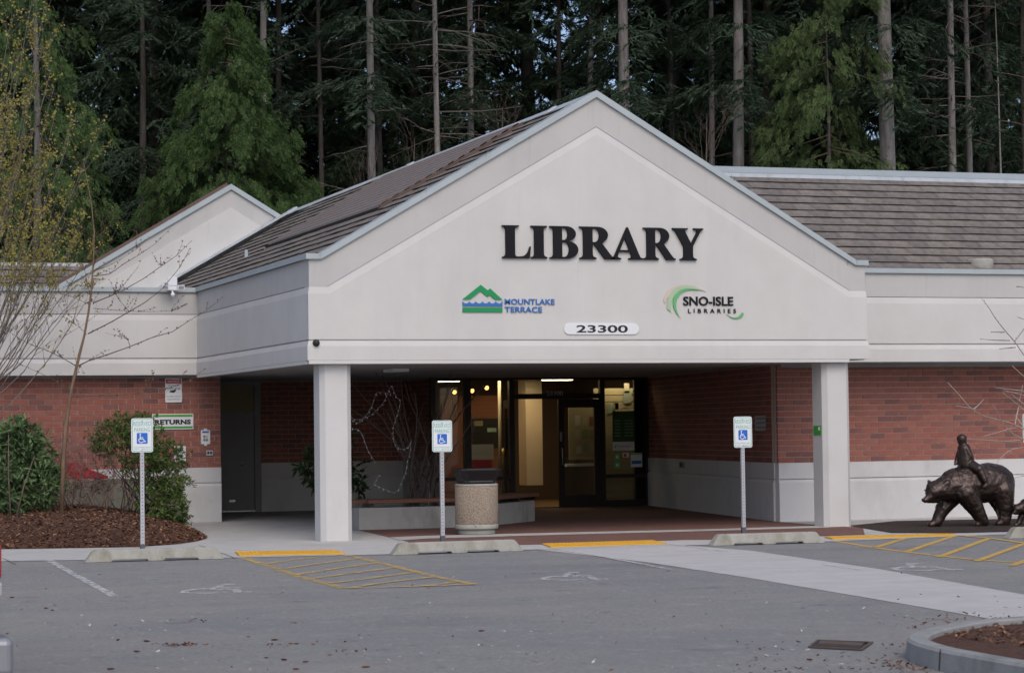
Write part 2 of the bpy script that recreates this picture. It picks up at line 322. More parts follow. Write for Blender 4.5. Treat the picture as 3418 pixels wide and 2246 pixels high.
# planting mound on the left with low concrete wall behind
MEDGE = [(-12, .9), (-7, .75), (-4.6, .54), (-3.4, .2), (-2.67, .02), (-1.95, .55), (-1.5, 1.3), (-1.16, 2.2), (-1.0, 3.2), (-.85, 4.6), (-.62, 6.9)]
def edge_y(x):
    for (x0, y0), (x1, y1) in zip(MEDGE, MEDGE[1:]):
        if x0 <= x <= x1: return y0+(y1-y0)*(x-x0)/(x1-x0)
    return 7
def mound(x, y):
    dy = max(0, y-edge_y(x)); dx = max(0, -.75-x)
    h = .50*(1-math.exp(-dy*.42))*(1-math.exp(-dx*1.2)) + .02*min(1, dy*3)
    return h + .012*math.sin(5*x+3*y)*min(1, dy)
V, Fc, nx, ny = [], [], 90, 60
for i in range(nx+1):
    x = -12+(12-.63)*(i/nx)
    ey = edge_y(x)
    for j in range(ny+1):
        y = ey+(7.1-ey)*(j/ny)**1.3; V.append((x, y, mound(x, y)+.008))
for i in range(nx):
    for j in range(ny): a = i*(ny+1)+j; Fc.append((a, a+ny+1, a+ny+2, a+1))
tag(link('mulch_bed', fastmesh('mulch_bed', np.array(V), np.array(Fc), m_mulch, True)), kind='structure')
lw = empty('garden_wall', (-4, 7.1, 0), 'low mossy concrete wall behind the mulch bed and shrubs', 'wall')
bevel(MB().prism_xz([(-12, -.1), (-.62, -.1), (-.62, .885), (-12, .99)], 7.0, 7.25).build('wall_block', m_oldwall, lw), .015)

# ------------------------------------------------------------------ road paint, tactile strips
def stripe(mb, pts, w, z, mi=0):
    P = [at(*p, Z=0) for p in pts]
    for p, q in zip(P, P[1:]):
        d = (q-p).normalized(); nn = Vector((-d.y, d.x, 0))*w/2; k = Vector((0, 0, z))
        mb.add([p-nn+k, q-nn+k, q+nn+k, p+nn+k], [(0, 1, 2, 3)], mi)
def z11(x, y): return x/2.994, 1041.7+y/2.994
def z12(x, y): return 793.8+x/2.994, 1041.7+y/2.994
def z13(x, y): return 1587.6+x/2.994, 1041.7+y/2.994
o = MB(); stripe(o, [(113, 1302), (266, 1386)], .10, .005)
tag(o.build('parking_line', m_pwhite), 'single worn white parking line on asphalt at far left', 'road marking')
o = MB()
for k, s_ in enumerate(([z11(1650, 748), z11(1850, 812)], [z11(1852, 813), z11(2080, 893)], [z11(2085, 894), z12(15, 974)],
        [z12(0, 736), z12(130, 764), z12(262, 797), z12(395, 829)], [z12(400, 831), z12(530, 864), z12(655, 895), z12(925, 948)],
        [z11(1850, 805), z11(2110, 768), z11(2377, 742)], [z11(1925, 846), z11(2377, 782), z12(122, 767)], [z11(2045, 884), z11(2377, 832), z12(258, 797)],
        [z11(2160, 911), z12(0, 880), z12(395, 829)], [z11(2290, 941), z12(0, 932), z12(528, 863)], [z12(40, 975), z12(330, 932), z12(660, 896)], [z12(570, 961), z12(825, 929)], [z12(15, 977), z12(570, 962), z12(925, 948)])):
    stripe(o, s_, .11, .004+.0006*k)
tag(o.build('access_aisle_hatching', m_pyellow), 'worn yellow hatched access aisle between left and middle wheel stops', 'road marking')
o = MB()
for k, s_ in enumerate(([z13(990, 634), z13(1330, 690)], [z13(1340, 692), z13(1550, 722), z13(2000, 772), z13(2400, 800)], [z13(1340, 690), z13(1540, 628)], [z13(1550, 722), z13(1880, 612)],
        [z13(1780, 757), z13(2130, 628)], [z13(2040, 788), z13(2373, 665)], [z13(2290, 818), z13(2420, 770)], [z13(1900, 606), z13(2160, 630), z13(2420, 668)])):
    stripe(o, s_, .10, .004+.0006*k)
tag(o.build('access_aisle_hatching', m_pyellow2), 'yellow hatched access aisle in front of the bear statue', 'road marking')
o = MB(); stripe(o, [z12(1450, 700), z12(1800, 753), z12(2290, 845)], .07, .009)
tag(o.build('path_edge_line', m_pwhite), 'white line along left edge of concrete crossing', 'road marking')
o = MB(); stripe(o, [z13(-100, 668), z13(300, 722)], .09, .009); stripe(o, [z13(960, 812), z13(1240, 852)], .05, .010)
tag(o.build('path_edge_line', m_pwhite), 'white line along right edge of concrete crossing', 'road marking')
def tactile(corners, label):
    A, B, C_, D = [at(*c, Z=0) for c in corners]      # near-left, near-right, far-right, far-left
    e = empty('tactile_strip', (A.x, A.y, 0), label, 'tactile paving', 'yellow tactile strips at the kerb')
    MB().prism_xy([(p.x, p.y) for p in (A, B, C_, D)], .007, .024).build('panel', m_yellow, e)
    d = MB(); L = (B-A).length; nu = max(4, int(L/.062)); nv = 9
    for i in range(nu):
        for j in range(nv):
            u, v = (i+.5)/nu, (j+.5)/nv
            p = (A*(1-u)+B*u)*(1-v)+(D*(1-u)+C_*u)*v
            d.lathe([(.016, .024), (.011, .030)], (p.x, p.y, 0), 6)
    tag(d.build('domes', m_yellow, e), kind='stuff')
tactile([z11(1665, 751), z11(2405, 737), z11(2330, 717), z11(1635, 728)], 'bright yellow tactile strip at head of left hatched aisle')
tactile([z12(1455, 693), z12(2262, 667), z12(2165, 648), z12(1395, 672)], 'yellow tactile strip where concrete crossing meets brick paving')
tactile([z13(1040, 637), z13(1905, 610), z13(1840, 602), z13(985, 624)], 'thin yellow tactile strip right of the right wheel stop')

# ------------------------------------------------------------------ library building
LIB = empty('library_building', (0, 0, 0), 'grey stucco and red brick library with gabled entrance canopy', 'building')
Wd = 9.611; AX = Wd/2
def offpath(P, o):
    n = len(P); out = []
    for i in range(n):
        ds = []
        if i > 0: ds.append((P[i]-P[i-1]).normalized())
        if i < n-1: ds.append((P[i+1]-P[i]).normalized())
        ns = [Vector((d.y, -d.x)) for d in ds]
        if len(ns) == 1: out.append(P[i]+ns[0]*o)
        else:
            b = (ns[0]+ns[1]); b = b/(b.length_squared/2) if b.length_squared > 1e-6 else ns[0]
            out.append(P[i]+b*o)
    return out
def sweep(mb, path, prof, skip=(), mi=0):
    P = [Vector(p) for p in path]; rows = [offpath(P, o) for o, z in prof]
    for i in range(len(P)-1):
        if i in skip: continue
        for k in range(len(prof)-1):
            a, b, c, d = rows[k][i], rows[k][i+1], rows[k+1][i+1], rows[k+1][i]
            z0, z1 = prof[k][1], prof[k+1][1]
            mb.add([(a.x, a.y, z0), (b.x, b.y, z0), (c.x, c.y, z1), (d.x, d.y, z1)], [(0, 1, 2, 3)], mi)
    return mb
FP = [(-14, 8.75), (0, 8.75), (0, 0), (Wd, 0), (Wd, 1.75), (24, 1.75)]
fl = MB(); sweep(fl, FP, [(-.25, 2.80), (.022, 2.80), (.022, 3.02), (0, 3.10), (-.03, 3.102), (-.03, 3.122), (0, 3.124)])
sweep(fl, FP, [(0, 3.124), (0, 3.83), (-.018, 3.935)], skip=(2,))
fl.build('fascia', m_stucco, LIB)
for pth, sk in ((FP[:4], (2,)), (FP[2:], (0,))):
    fb = MB(); sweep(fb, pth, [(-.018, 3.935), (-.04, 3.94), (-.018, 3.949), (-.018, 4.37)], skip=sk); fb.build('fascia_band', m_band, LIB)
g = MB(); fld = [(0, 3.83), (.34, 3.83), (AX, 6.43), (Wd-.34, 3.83), (Wd, 3.83)]
inn = [(.018, 3.935), (.308, 3.935), (AX, 6.553), (Wd-.308, 3.935), (Wd-.018, 3.935)]
g.prism_xz([(0, 3.124), (Wd, 3.124)]+fld[::-1], 0, .0175)
for i in range(4): g.add([(fld[i][0], 0, fld[i][1]), (fld[i+1][0], 0, fld[i+1][1]), (inn[i+1][0], .018, inn[i+1][1]), (inn[i][0], .018, inn[i][1])], [(0, 1, 2, 3)])
g.build('gable_face', m_stucco, LIB)
MB().prism_xz([(.0195, 3.09), (Wd-.0195, 3.09), (Wd-.0195, 4.372), (Wd-.207, 4.372), (AX, 7.04), (.207, 4.372), (.0195, 4.372)], .0185, .30).build('gable_band', m_band, LIB)
gr = MB()
for i in range(1, 3): gr.beam((inn[i][0], .018, inn[i][1]+.006), (inn[i+1][0], .018, inn[i+1][1]+.006), .006, .014)
gr.build('rake_groove', m_trim, LIB)
cp = [(-.034, 4.365), (.207, 4.365), (AX, 7.035), (Wd-.207, 4.365), (Wd+.03, 4.365), (Wd+.03, 4.45), (Wd-.19, 4.45), (AX, 7.145), (.19, 4.45), (-.034, 4.45)]
MB().prism_xz(cp, -.03, .36).build('rake_coping', m_coping, LIB)
sm_ = MB()
for x, s in ((1.9, 1), (2.9, 1), (7.2, -1)):
    z = 4.34+.583*(x if s > 0 else Wd-x); sm_.beam((x, -.032, z-.02), (x+.05*s, -.032, z+.085), .012, .006)
for x in (.19, Wd-.19): sm_.beam((x, -.032, 4.372), (x, -.032, 4.45), .01, .006)
sm_.build('coping_seams', m_trim, LIB)
pc = [(.03, 4.365), (.03, 4.45), (-.34, 4.452), (-.34, 4.365)]
sweep(MB(), FP[:4], pc, skip=(2,)).build('eave_coping', m_coping, LIB); sweep(MB(), FP[3:], pc).build('eave_coping', m_coping, LIB)
# soffit and its trim
MB().prism_xy([(.05, .05), (Wd-.05, .05), (Wd-.05, 2.0), (24, 2.0), (24, 3), (10.9, 3), (10.9, 14.2), (-14, 14.2), (-14, 8.8), (.05, 8.8)], 2.785, 2.83).build('soffit', m_soffit, LIB)
t = MB(); t.box(.0, Wd-.35, -.02, .1, 2.745, 2.797); t.box(-.02, .08, .1, 8.7, 2.745, 2.797); t.build('soffit_trim', m_column, LIB)
t = MB(); t.box(9.2, 24, 2.50, 2.60, 2.73, 2.784); t.box(-14, .50, 8.97, 9.05, 2.745, 2.784); t.build('wall_head_trim', m_trim, LIB)
for nm, x, y in (('ceiling_light_box', 2.72, 4.6),): MB().box(x-.15, x+.15, y-.3, y+.3, 2.73, 2.784).build(nm, m_signwhite, LIB)
# columns with chamfered corners
def column(x):
    c, w = .075, .5; x0, x1, y0, y1 = x-c, x-c+w, .12, .12+w
    poly = [(x0+c, y0), (x1-c, y0), (x1, y0+c), (x1, y1-c), (x1-c, y1), (x0+c, y1), (x0, y1-c), (x0, y0+c)]
    MB().prism_xy(poly, 0, 2.79).build('column', m_column, LIB)
column(.288); column(8.911)
# base walls (white) with lip and groove, following straight runs
def base_wall(p, q, nm='base_wall', h=1.04, cap=True):
    mb = MB(); prof = [(.05, 0), (.05, .69), (.033, .742), (.0, .742), (.0, .758), (.035, .758), (.035, h), (-.2, h)]
    sweep(mb, [p, q], prof)
    for e in (p, q):
        d = (Vector(q)-Vector(p)).normalized(); nn = Vector((d.y, -d.x))
        pts = [(e[0]+nn.x*o, e[1]+nn.y*o, z) for o, z in prof]+[(e[0]-nn.x*.2, e[1]-nn.y*.2, 0)]
        mb.add(pts, [tuple(range(len(pts)))])
    return mb.build(nm, m_white, LIB)
base_wall((9.15, 2.6), (24, 2.6)); base_wall((-14, 9.05), (.50, 9.05)); base_wall((2.4, 14.0), (5.58, 14.0)); base_wall((10.52, 12.0), (9.165, 2.72)); base_wall((5.58, 14.), (5.58, 12.05))
# brick walls
BL, BH, BZ0 = .3048, .1018, 1.044
bw = .291; bh = .0885
brick_me = MB().box(-bw/2, bw/2, -.012, .05, 0, bh).mesh('brick', m_brick)
half_me = MB().box(-bw/4+.003, bw/4-.003, -.012, .05, 0, bh).mesh('half_brick', m_brick)
rw = MB().box(9.16, 14.636, 2.6, 2.85, 1.03, 2.80).build('brick_wall', m_mortar, LIB)
nb = 0
for r in range(17):
    x = 9.15 if r % 2 == 0 else 9.15-BL/2
    while x < (14.6 if r % 2 == 0 else 14.3):
        if x < 9.14: me, cx = half_me, 9.15+bw/4
        else: me, cx = brick_me, x+BL/2
        b = link('brick', me, rw, (cx, 2.6, BZ0+r*BH)); nb += 1
        x += BL
    if r % 2: link('brick', half_me, rw, (x+BL/4, 2.6, BZ0+r*BH))
def brick_run(p, q, nm, z0=BZ0, rows=17):
    """joined bricks on a straight run from p to q, outward to the right of the run"""
    p, q = Vector(p), Vector(q); L = (q-p).length; d = (q-p)/L; nn = Vector((d.y, -d.x))
    wall = MB(); a = p-nn*.0; wall.add([(p.x-nn.x*.2, p.y-nn.y*.2, 1.03), (p.x, p.y, 1.03), (q.x, q.y, 1.03), (q.x-nn.x*.2, q.y-nn.y*.2, 1.03),
        (p.x-nn.x*.2, p.y-nn.y*.2, 2.8), (p.x, p.y, 2.8), (q.x, q.y, 2.8), (q.x-nn.x*.2, q.y-nn.y*.2, 2.8)], [(0, 1, 2, 3), (7, 6, 5, 4), (0, 4, 5, 1), (1, 5, 6, 2), (2, 6, 7, 3), (3, 7, 4, 0)])
    w = wall.build(nm, m_mortar, LIB); mb = MB()
    for r in range(rows):
        s = 0 if r % 2 == 0 else -BL/2
        while s < L-.02:
            a0, a1 = max(s, 0)+.007, min(s+BL, L)-.007; s += BL
            if a1-a0 < .03: continue
            A, B = p+d*a0, p+d*a1; z = z0+r*BH; v = []
            for zz in (z, z+bh):
                for e, o in ((A, .012), (B, .012), (B, -.03), (A, -.03)): v.append((e.x+nn.x*o, e.y+nn.y*o, zz))
            mb.add(v, [(3, 2, 1, 0), (4, 5, 6, 7), (0, 1, 5, 4), (1, 2, 6, 5), (2, 3, 7, 6), (3, 0, 4, 7)])
    tag(mb.build('bricks', m_brick, w), kind='stuff')
    return w
brick_run((-8, 9.05), (.50, 9.05), 'brick_wall'); brick_run((10.52, 12.0), (9.168, 2.74), 'brick_wall'); brick_run((2.4, 14.0), (5.58, 14.0), 'brick_wall'); brick_run((14.637, 2.6), (23.5, 2.6), 'brick_wall'); brick_run((5.58, 14.), (5.58, 12.05), 'brick_wall')
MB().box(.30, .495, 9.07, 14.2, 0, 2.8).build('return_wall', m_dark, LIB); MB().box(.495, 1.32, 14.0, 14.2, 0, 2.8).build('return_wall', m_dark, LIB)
# grey side door with transom
dr = MB().box(1.38, 2.27, 14.03, 14.08, .03, 2.1).build('door', m_doorgrey, LIB)
t = MB(); t.box(1.32, 1.38, 13.98, 14.1, 0, 2.79); t.box(2.27, 2.40, 13.98, 14.1, 0, 2.79); t.box(1.38, 2.27, 13.98, 14.1, 2.1, 2.16); t.box(1.38, 2.27, 13.98, 14.1, 2.70, 2.79); t.build('door_frame', m_doorgrey, dr)
MB().box(1.38, 2.27, 14.03, 14.05, 2.16, 2.70).build('transom_panel', m_slat, dr)
t = MB(); t.tube([(2.10, 14.03, 1.0), (2.10, 13.97, 1.0), (1.98, 13.97, 1.0)], .012, 6); t.lathe([(.03, -.01), (.03, .01)], (2.10, 14.02, 1.11), 10); t.build('handle', m_chrome, dr)
t = MB(); t.box(1.72, 1.84, 14.015, 14.03, .22, .27); t.build('kick_plate_vent', m_chrome, dr)
MB().box(1.38, 2.27, 14.0, 14.05, .015, .035).build('threshold', m_chrome, dr)
# entrance glazing
t = MB(); Y0, Y1 = 11.94, 12.06
for x0, x1 in ((5.58, 5.68), (6.315, 6.468), (7.328, 7.43), (9.39, 9.497), (10.417, 10.53)): t.box(x0, x1, Y0, Y1, 0, 2.785)
for x0, x1 in ((5.68, 6.315), (6.468, 7.328), (9.497, 10.417)):
    t.box(x0, x1, Y0+.01, Y1-.01, 0, .15); t.box(x0, x1, Y0+.01, Y1-.01, .62, .70); t.box(x0, x1, Y0+.01, Y1-.01, 2.72, 2.785)
t.box(7.43, 9.39, Y0+.01, Y1-.01, 2.33, 2.44); t.box(7.43, 9.39, Y0+.01, Y1-.01, 2.74, 2.785); t.box(7.43, 9.39, Y0+.01, Y1-.01, 0, .03)
fr = t.build('window_frame', m_frame, LIB)
for x0, x1 in ((5.68, 6.315), (6.468, 7.328), (9.497, 10.417)):
    MB().box(x0, x1, 12.0, 12.008, .70, 2.72).build('pane', m_glass, fr); MB().box(x0, x1, 12.0, 12.008, .15, .62).build('pane', m_glass, fr)
MB().box(7.43, 9.39, 12.0, 12.008, 2.44, 2.74).build('pane', m_glass, fr)
def leaf(name, x0, x1, y0, y1, ang=0):
    """glazed door leaf, stile frame with pane and pull handle; hinge at x0,y0, width along angle"""
    d = Vector((math.cos(ang), math.sin(ang))); nn = Vector((d.y, -d.x)); w = x1-x0; mb = MB()
    P = lambda s, o, z: (x0+d.x*s+nn.x*o, y0+d.y*s+nn.y*o, z)
    def bx(s0, s1, z0, z1, o0=-.022, o1=.022, tgt=mb):
        v = [P(s, o, z) for z in (z0, z1) for o in (o1, o0) for s in (s0, s1)]
        tgt.add(v, [(0, 2, 3, 1), (4, 5, 7, 6), (0, 1, 5, 4), (2, 6, 7, 3), (0, 4, 6, 2), (1, 3, 7, 5)])
    bx(0, .13, .03, 2.32); bx(w-.13, w, .03, 2.32); bx(.13, w-.13, .03, .27); bx(.13, w-.13, 2.14, 2.32)
    o = mb.build(name, m_frame, LIB); gl = MB(); bx(.13, w-.13, .27, 2.14, -.004, .004, gl); gl.build('pane', m_glass, o)
    return o, P
d1, P1 = leaf('door', 8.44, 9.39, 12.0, 12.0)
hb = MB(); hb.tube([P1(.06, .03, 1.27), P1(.06, .09, 1.27), P1(.06, .09, .93), P1(.06, .03, .93)], .013, 6); hb.build('handle', m_chrome, d1)
MB().box(8.47, 8.515, 11.965, 11.98, 1.42, 1.62).build('lock_plate', m_chrome, d1)
d2, P2 = leaf('door', 7.46, 8.40, 12.05, 0, rad(84))
hb = MB(); hb.tube([P2(.86, .03, 1.27), P2(.86, .09, 1.27), P2(.86, .09, .93), P2(.86, .03, .93)], .013, 6); hb.build('handle', m_chrome, d2)
# interior: floor, walls, ceiling
MB().box(5.7, 10.5, 12.02, 17.5, -.02, .016).build('interior_floor', m_carpet, LIB)
MB().box(5.6, 10.9, 12.06, 17.6, 2.84, 2.9).build('interior_ceiling', m_beige, LIB)
t = MB(); t.box(5.6, 10.9, 17.4, 17.6, 0, 2.85); t.box(5.6, 5.68, 12.06, 17.4, 0, 2.85); t.box(10.8, 10.9, 12.06, 17.4, 0, 2.85); t.build('interior_wall', M('brown_wall', (.075, .05, .036), .8, .06, 2), LIB)
MB().box(10.2, 10.79, 12.0, 12.06, 0, 2.8).build('jamb', m_frame, LIB)
p = at(1224, 1100, Y=13.8); q = at(1262, 1100, Y=13.8); MB().box(p.x, q.x, 13.8, 14.3, .45, 2.83).build('beige_pillar', m_beige, LIB)
t = MB()
for k in range(17): t.box(9.46, 10.75, 12.52, 12.56, .02+k*.15, .155+k*.15)
t.build('slat_board', m_slat, LIB)
# small ceiling lamps
for (x, y, Y) in ((1055, 909, 14.6), (1096, 906, 14.6), (1130, 899, 13.9)):
    c = at(x, y, Y=Y); lp = empty('spot_lamp', (c.x, c.y, c.z), {1055: 'ring-shaped warm lamp glowing in the leftmost entrance window', 1096: 'warm lamp half cut off by the dark window post', 1130: 'warm spot lamp nearest the open entrance door'}[x], 'lamp', 'lit lamps inside the entrance')
    MB().tube([(c.x, c.y, 2.84), (c.x, c.y, c.z+.03)], .012, 6).build('stem', m_frame, lp)
    MB().lathe([(.02, .07), (.05, .05), (.085, -.02), (.08, -.02)], (c.x, c.y, c.z), 14).build('lamp_shade', m_frame, lp)
    MB().ball((c.x, c.y-.04, c.z-.02), .05).build('bulb', m_lamp, lp)
for x0, x1, Y in ((1130, 1182, 12.5), (1188, 1236, 12.55)):
    a, b = at(x0, 872, Y=Y), at(x1, 872, Y=Y)
    tag(MB().box(a.x, b.x, Y, Y+.25, 2.79, 2.835).build('ceiling_light', m_strip), 'warm ceiling light strip above the '+('left entrance window' if x0 < 1150 else 'open entrance door'), 'ceiling light')
for (x, y, z) in ((6.8, 15.5, 2.78), (9.2, 14.6, 2.78), (10.0, 12.30, 2.78), (7.9, 13.2, 2.78), (6.95, 12.32, 2.78)):  # added glowing panels that brighten the rooms and displays behind the glass
    MB().box(x-.5, x+.5, y-.15, y+.15, z, z+.05).build('added_fill_panel', m_strip, LIB)
# roofs
ZR = 4.27; SL = .583; LS = math.sqrt(1+SL*SL)
roofL = MB(); roofL.add([(.05, .30, ZR), (AX, .30, ZR+SL*AX), (AX, 21, ZR+SL*AX), (.05, 21, ZR)], [(0, 1, 2, 3)])
roofL.add([(Wd-.05, .30, ZR), (AX, .30, ZR+SL*AX), (AX, 21, ZR+SL*AX), (Wd-.05, 21, ZR)], [(3, 2, 1, 0)])
RL = roofL.build('roof', m_tiledark, LIB)
def tile_mesh(w, ln, th, along_y):
    """flat tile: local u across, s up the slope; butt end at s=0"""
    mb = MB(); cs, sn = 1/LS, SL/LS
    pts = []
    for s, n0 in ((0, .012), (0, .012+th), (ln, .002), (ln, .002+th*.5)):
        pts.append((s, n0))
    v = []
    for u in (-w/2, w/2):
        for s, nrm in pts:
            h = s*cs-nrm*sn; z = s*sn+nrm*cs
            v.append((h, u, z) if along_y else (u, h, z))
    f = [(0, 1, 5, 4), (1, 3, 7, 5), (3, 2, 6, 7), (0, 2, 3, 1), (4, 5, 7, 6), (0, 4, 6, 2)]
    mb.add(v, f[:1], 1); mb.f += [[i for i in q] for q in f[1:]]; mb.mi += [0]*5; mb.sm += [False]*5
    return mb
EX = .345
# canopy left slope: joined tiles
tl = tile_mesh(.325, .41, .035, True); big = MB()
nrow = int((AX-.02)*LS/EX)
for r in range(nrow+1):
    s0 = .03+r*EX; y = .36+(.165 if r % 2 else 0)
    while y < 17.9:
        if s0/LS < AX-.28 and not (1.70 < s0/LS < 4.25 and 2.6 < y < 11.1):
            ox, oz = .04+s0/LS, ZR+SL*.04+s0*SL/LS
            jz = random.uniform(-.003, .006)
            b0 = len(big.v); big.v += [(v[0]+ox, v[1]+y, v[2]+oz+jz) for v in tl.v]
            for f, mi in zip(tl.f, tl.mi): big.f.append([b0+i for i in f]); big.mi.append(mi); big.sm.append(False)
        y += .33
tag(big.build('roof_tiles', [m_tile, m_tiledark], RL), kind='stuff')
MB().prism_xz([(AX-.19, 7.0), (AX, 7.135), (AX+.19, 7.0), (AX+.17, 6.98), (AX, 7.10), (AX-.17, 6.98)], .36, 20.9).build('ridge_cap', m_ridge, RL)
t = MB()
for y0, y1 in ((1.9, 2.1), (10.4, 10.8)): t.prism_xz([(AX-.20, 7.01), (AX, 7.155), (AX+.2, 7.01), (AX, 7.10)], y0, y1)
t.build('ridge_joint', m_ridge, RL)
# ribbed brown panel on the canopy slope
rp = MB(); x0, x1, y0, y1 = 1.95, 4.50, 2.75, 11.2; nr = 13
prof = []
for k in range(nr*4+1):
    s = k/(nr*4); x = x0+(x1-x0)*s; h = (.0, .07, .07, .07)[k % 4]
    prof.append((x-h*SL/LS, ZR+SL*x+.02+h))
n = len(prof); rp.add([(x, y0, z) for x, z in prof]+[(x, y1, z) for x, z in prof], [(i, i+1, n+i+1, n+i) for i in range(n-1)])
RP = rp.build('ribbed_panel', m_brown, RL)
t = MB(); t.add([(x0-.02, y0-.04, ZR+SL*x0), (x1, y0-.04, ZR+SL*x1), (x1, y0-.04, ZR+SL*x1+.085), (x0-.02, y0-.04, ZR+SL*x0+.085), (x0-.02, y0+.04, ZR+SL*x0), (x1, y0+.04, ZR+SL*x1), (x1, y0+.04, ZR+SL*x1+.085), (x0-.02, y0+.04, ZR+SL*x0+.085)],
      [(0, 1, 2, 3), (7, 6, 5, 4), (0, 4, 5, 1), (1, 5, 6, 2), (2, 6, 7, 3), (3, 7, 4, 0)]); t.build('front_flashing', m_browntrim, RP)
t = MB(); t.box(x0-.06, x0+.02, y0, y1, ZR+SL*x0-.03, ZR+SL*x0+.05); t.build('lower_flashing', m_tiledark, RP)
t = MB(); t.box(1.63, 1.69, 11.9, 11.98, ZR+SL*1.65, ZR+SL*1.65+.20); t.build('roof_bracket', m_coping, RL)
# right wing roof: individual tiles
YE, ZE = 1.93, 4.40; YR = 5.42; NR = 13; ex = (YR-YE)*LS/NR
RR = MB().add([(8.6, YE, ZE), (26, YE, ZE), (26, YR, ZE+SL*(YR-YE)), (8.6, YR, ZE+SL*(YR-YE))], [(0, 1, 2, 3)]).build('roof', m_tiledark, LIB)
tm = tile_mesh(.36, ex+.06, .038, False).mesh('roof_tile', [m_tile, m_tiledark])
rest = MB(); tb = tile_mesh(.36, ex+.06, .038, False)
for r in range(NR):
    x = 8.7+(.183 if r % 2 else 0); s0 = r*ex
    xl = 9.0+r*.02
    while x < 24:
        px = (x, YE+s0/LS, ZE+s0*SL/LS+random.uniform(-.003, .005))
        if 9.3+.0*r < x < 16.3+.12*(r-6) and x > 9.9-.05*r: link('roof_tile', tm, RR, px)
        else:
            b0 = len(rest.v); rest.v += [(v[0]+px[0], v[1]+px[1], v[2]+px[2]) for v in tb.v]
            for f, mi in zip(tb.f, tb.mi): rest.f.append([b0+i for i in f]); rest.mi.append(mi); rest.sm.append(False)
        x += .366
tag(rest.build('roof_tiles', [m_tile, m_tiledark], RR), kind='stuff')
zr = ZE+SL*(YR-YE)
t = MB(); sec = [(5.30, zr-.02), (5.30, zr+.05), (5.42, zr+.085), (5.52, zr+.20), (5.62, zr+.215), (5.9, zr-.1)]
for i in range(len(sec)-1): t.add([(8.6, sec[i][0], sec[i][1]), (26, sec[i][0], sec[i][1]), (26, sec[i+1][0], sec[i+1][1]), (8.6, sec[i+1][0], sec[i+1][1])], [(0, 1, 2, 3)], 1 if i in (1, 2) else 0)
t.build('ridge_cap', [m_ridge, m_trim], RR)
c = at(2278, 620, Y=2.25); MB().lathe([(.235, -.3), (.24, .03), (.235, .055), (.20, .075), (.02, .085)], (c.x, c.y, 4.60), 20).build('roof_vent', m_stop, RR)
# back-left gable and roof
YG = 20.0; ga = (3.08, 7.64); gl = (-2.2, 7.64-.597*5.28); g_r = (4.75, 7.64-.60*1.67)
t = MB(); t.prism_xz([(gl[0], 3.6), (g_r[0], 3.6), (g_r[0], g_r[1]-.1), (ga[0], ga[1]-.1), (gl[0], gl[1]-.1)], YG, YG+.3); t.build('rear_gable_wall', m_band, LIB)
t = MB(); t.prism_xz([(gl[0]+.9, 3.6), (g_r[0], 3.6), (g_r[0], g_r[1]-.57), (ga[0], ga[1]-.57), (gl[0]+.9, gl[1]-.03)], YG-.04, YG-.001); t.build('rear_gable_face', m_stucco, LIB)
t = MB(); t.prism_xz([(gl[0], gl[1]-.13), (ga[0], ga[1]-.13), (g_r[0], g_r[1]-.13), (g_r[0], g_r[1]), ga, gl], YG-.06, YG+.36); t.build('rear_gable_coping', m_coping, LIB)
t = MB(); t.beam((gl[0]+1.2, YG+.4, gl[1]+.72+.02), (ga[0], YG+.4, ga[1]+.03), .1, .1); t.build('rear_roof_edge', m_browntrim, LIB)
t = MB(); t.beam((.3, YG-.25, ZR+SL*.3+.12), (4.6, YG-.25, ZR+SL*4.6+.12), .42, .05); t.build('wall_flashing', m_ridge, LIB)
RB = MB().add([(-14, 20.1, 5.05), (1.2, 20.1, 5.05), (1.2, 21.3, 5.05+SL*1.2), (-14, 21.3, 5.05+SL*1.2)], [(0, 1, 2, 3)]).build('roof', m_tiledark, LIB)
rest = MB()
for r in range(4):
    x = -10+(.18 if r % 2 else 0)
    while x < .8:
        b0 = len(rest.v); rest.v += [(v[0]+x, v[1]+20.05+r*.3, v[2]+5.04+r*.3*SL) for v in tb.v]
        for f, mi in zip(tb.f, tb.mi): rest.f.append([b0+i for i in f]); rest.mi.append(mi); rest.sm.append(False)
        x += .366
tag(rest.build('roof_tiles', [m_tile, m_tiledark], RB), kind='stuff')
t = MB(); t.prism_xz([(-14, 5.66), (1.0, 5.66), (1.0, 5.79), (-14, 5.79)], 21.15, 21.45); t.build('ridge_cap', m_ridge, RB)
MB().box(-14, 10, 8.9, 19.9, 4.2, 4.3).build('flat_roof', m_tiledark, LIB)
#__PART2__
# ------------------------------------------------------------------ lettering
def arc(cx, cy, rx, ry, a0, a1, n=12): return [(cx+rx*math.cos(rad(a0+(a1-a0)*i/n)), cy+ry*math.sin(rad(a0+(a1-a0)*i/n))) for i in range(n+1)]
def glyph_mesh(name, loops, ext, mat):
    """extruded flat shape from closed loops in x,y (holes by even-odd), depth ext"""
    cu = bpy.data.curves.new(name, 'CURVE'); cu.dimensions = '2D'; cu.fill_mode = 'BOTH'; cu.extrude = ext/2
    for lp in loops:
        sp = cu.splines.new('POLY'); sp.points.add(len(lp)-1); sp.use_cyclic_u = True
        for q, (x, y) in zip(sp.points, lp): q.co = (x, y, 0, 1)
    ob = bpy.data.objects.new(name, cu); COL.objects.link(ob); bpy.context.view_layer.update()
    me = bpy.data.meshes.new_from_object(ob.evaluated_get(bpy.context.evaluated_depsgraph_get())); me.name = name
    bpy.data.objects.remove(ob); bpy.data.curves.remove(cu); me.materials.clear(); me.materials.append(mat); return me
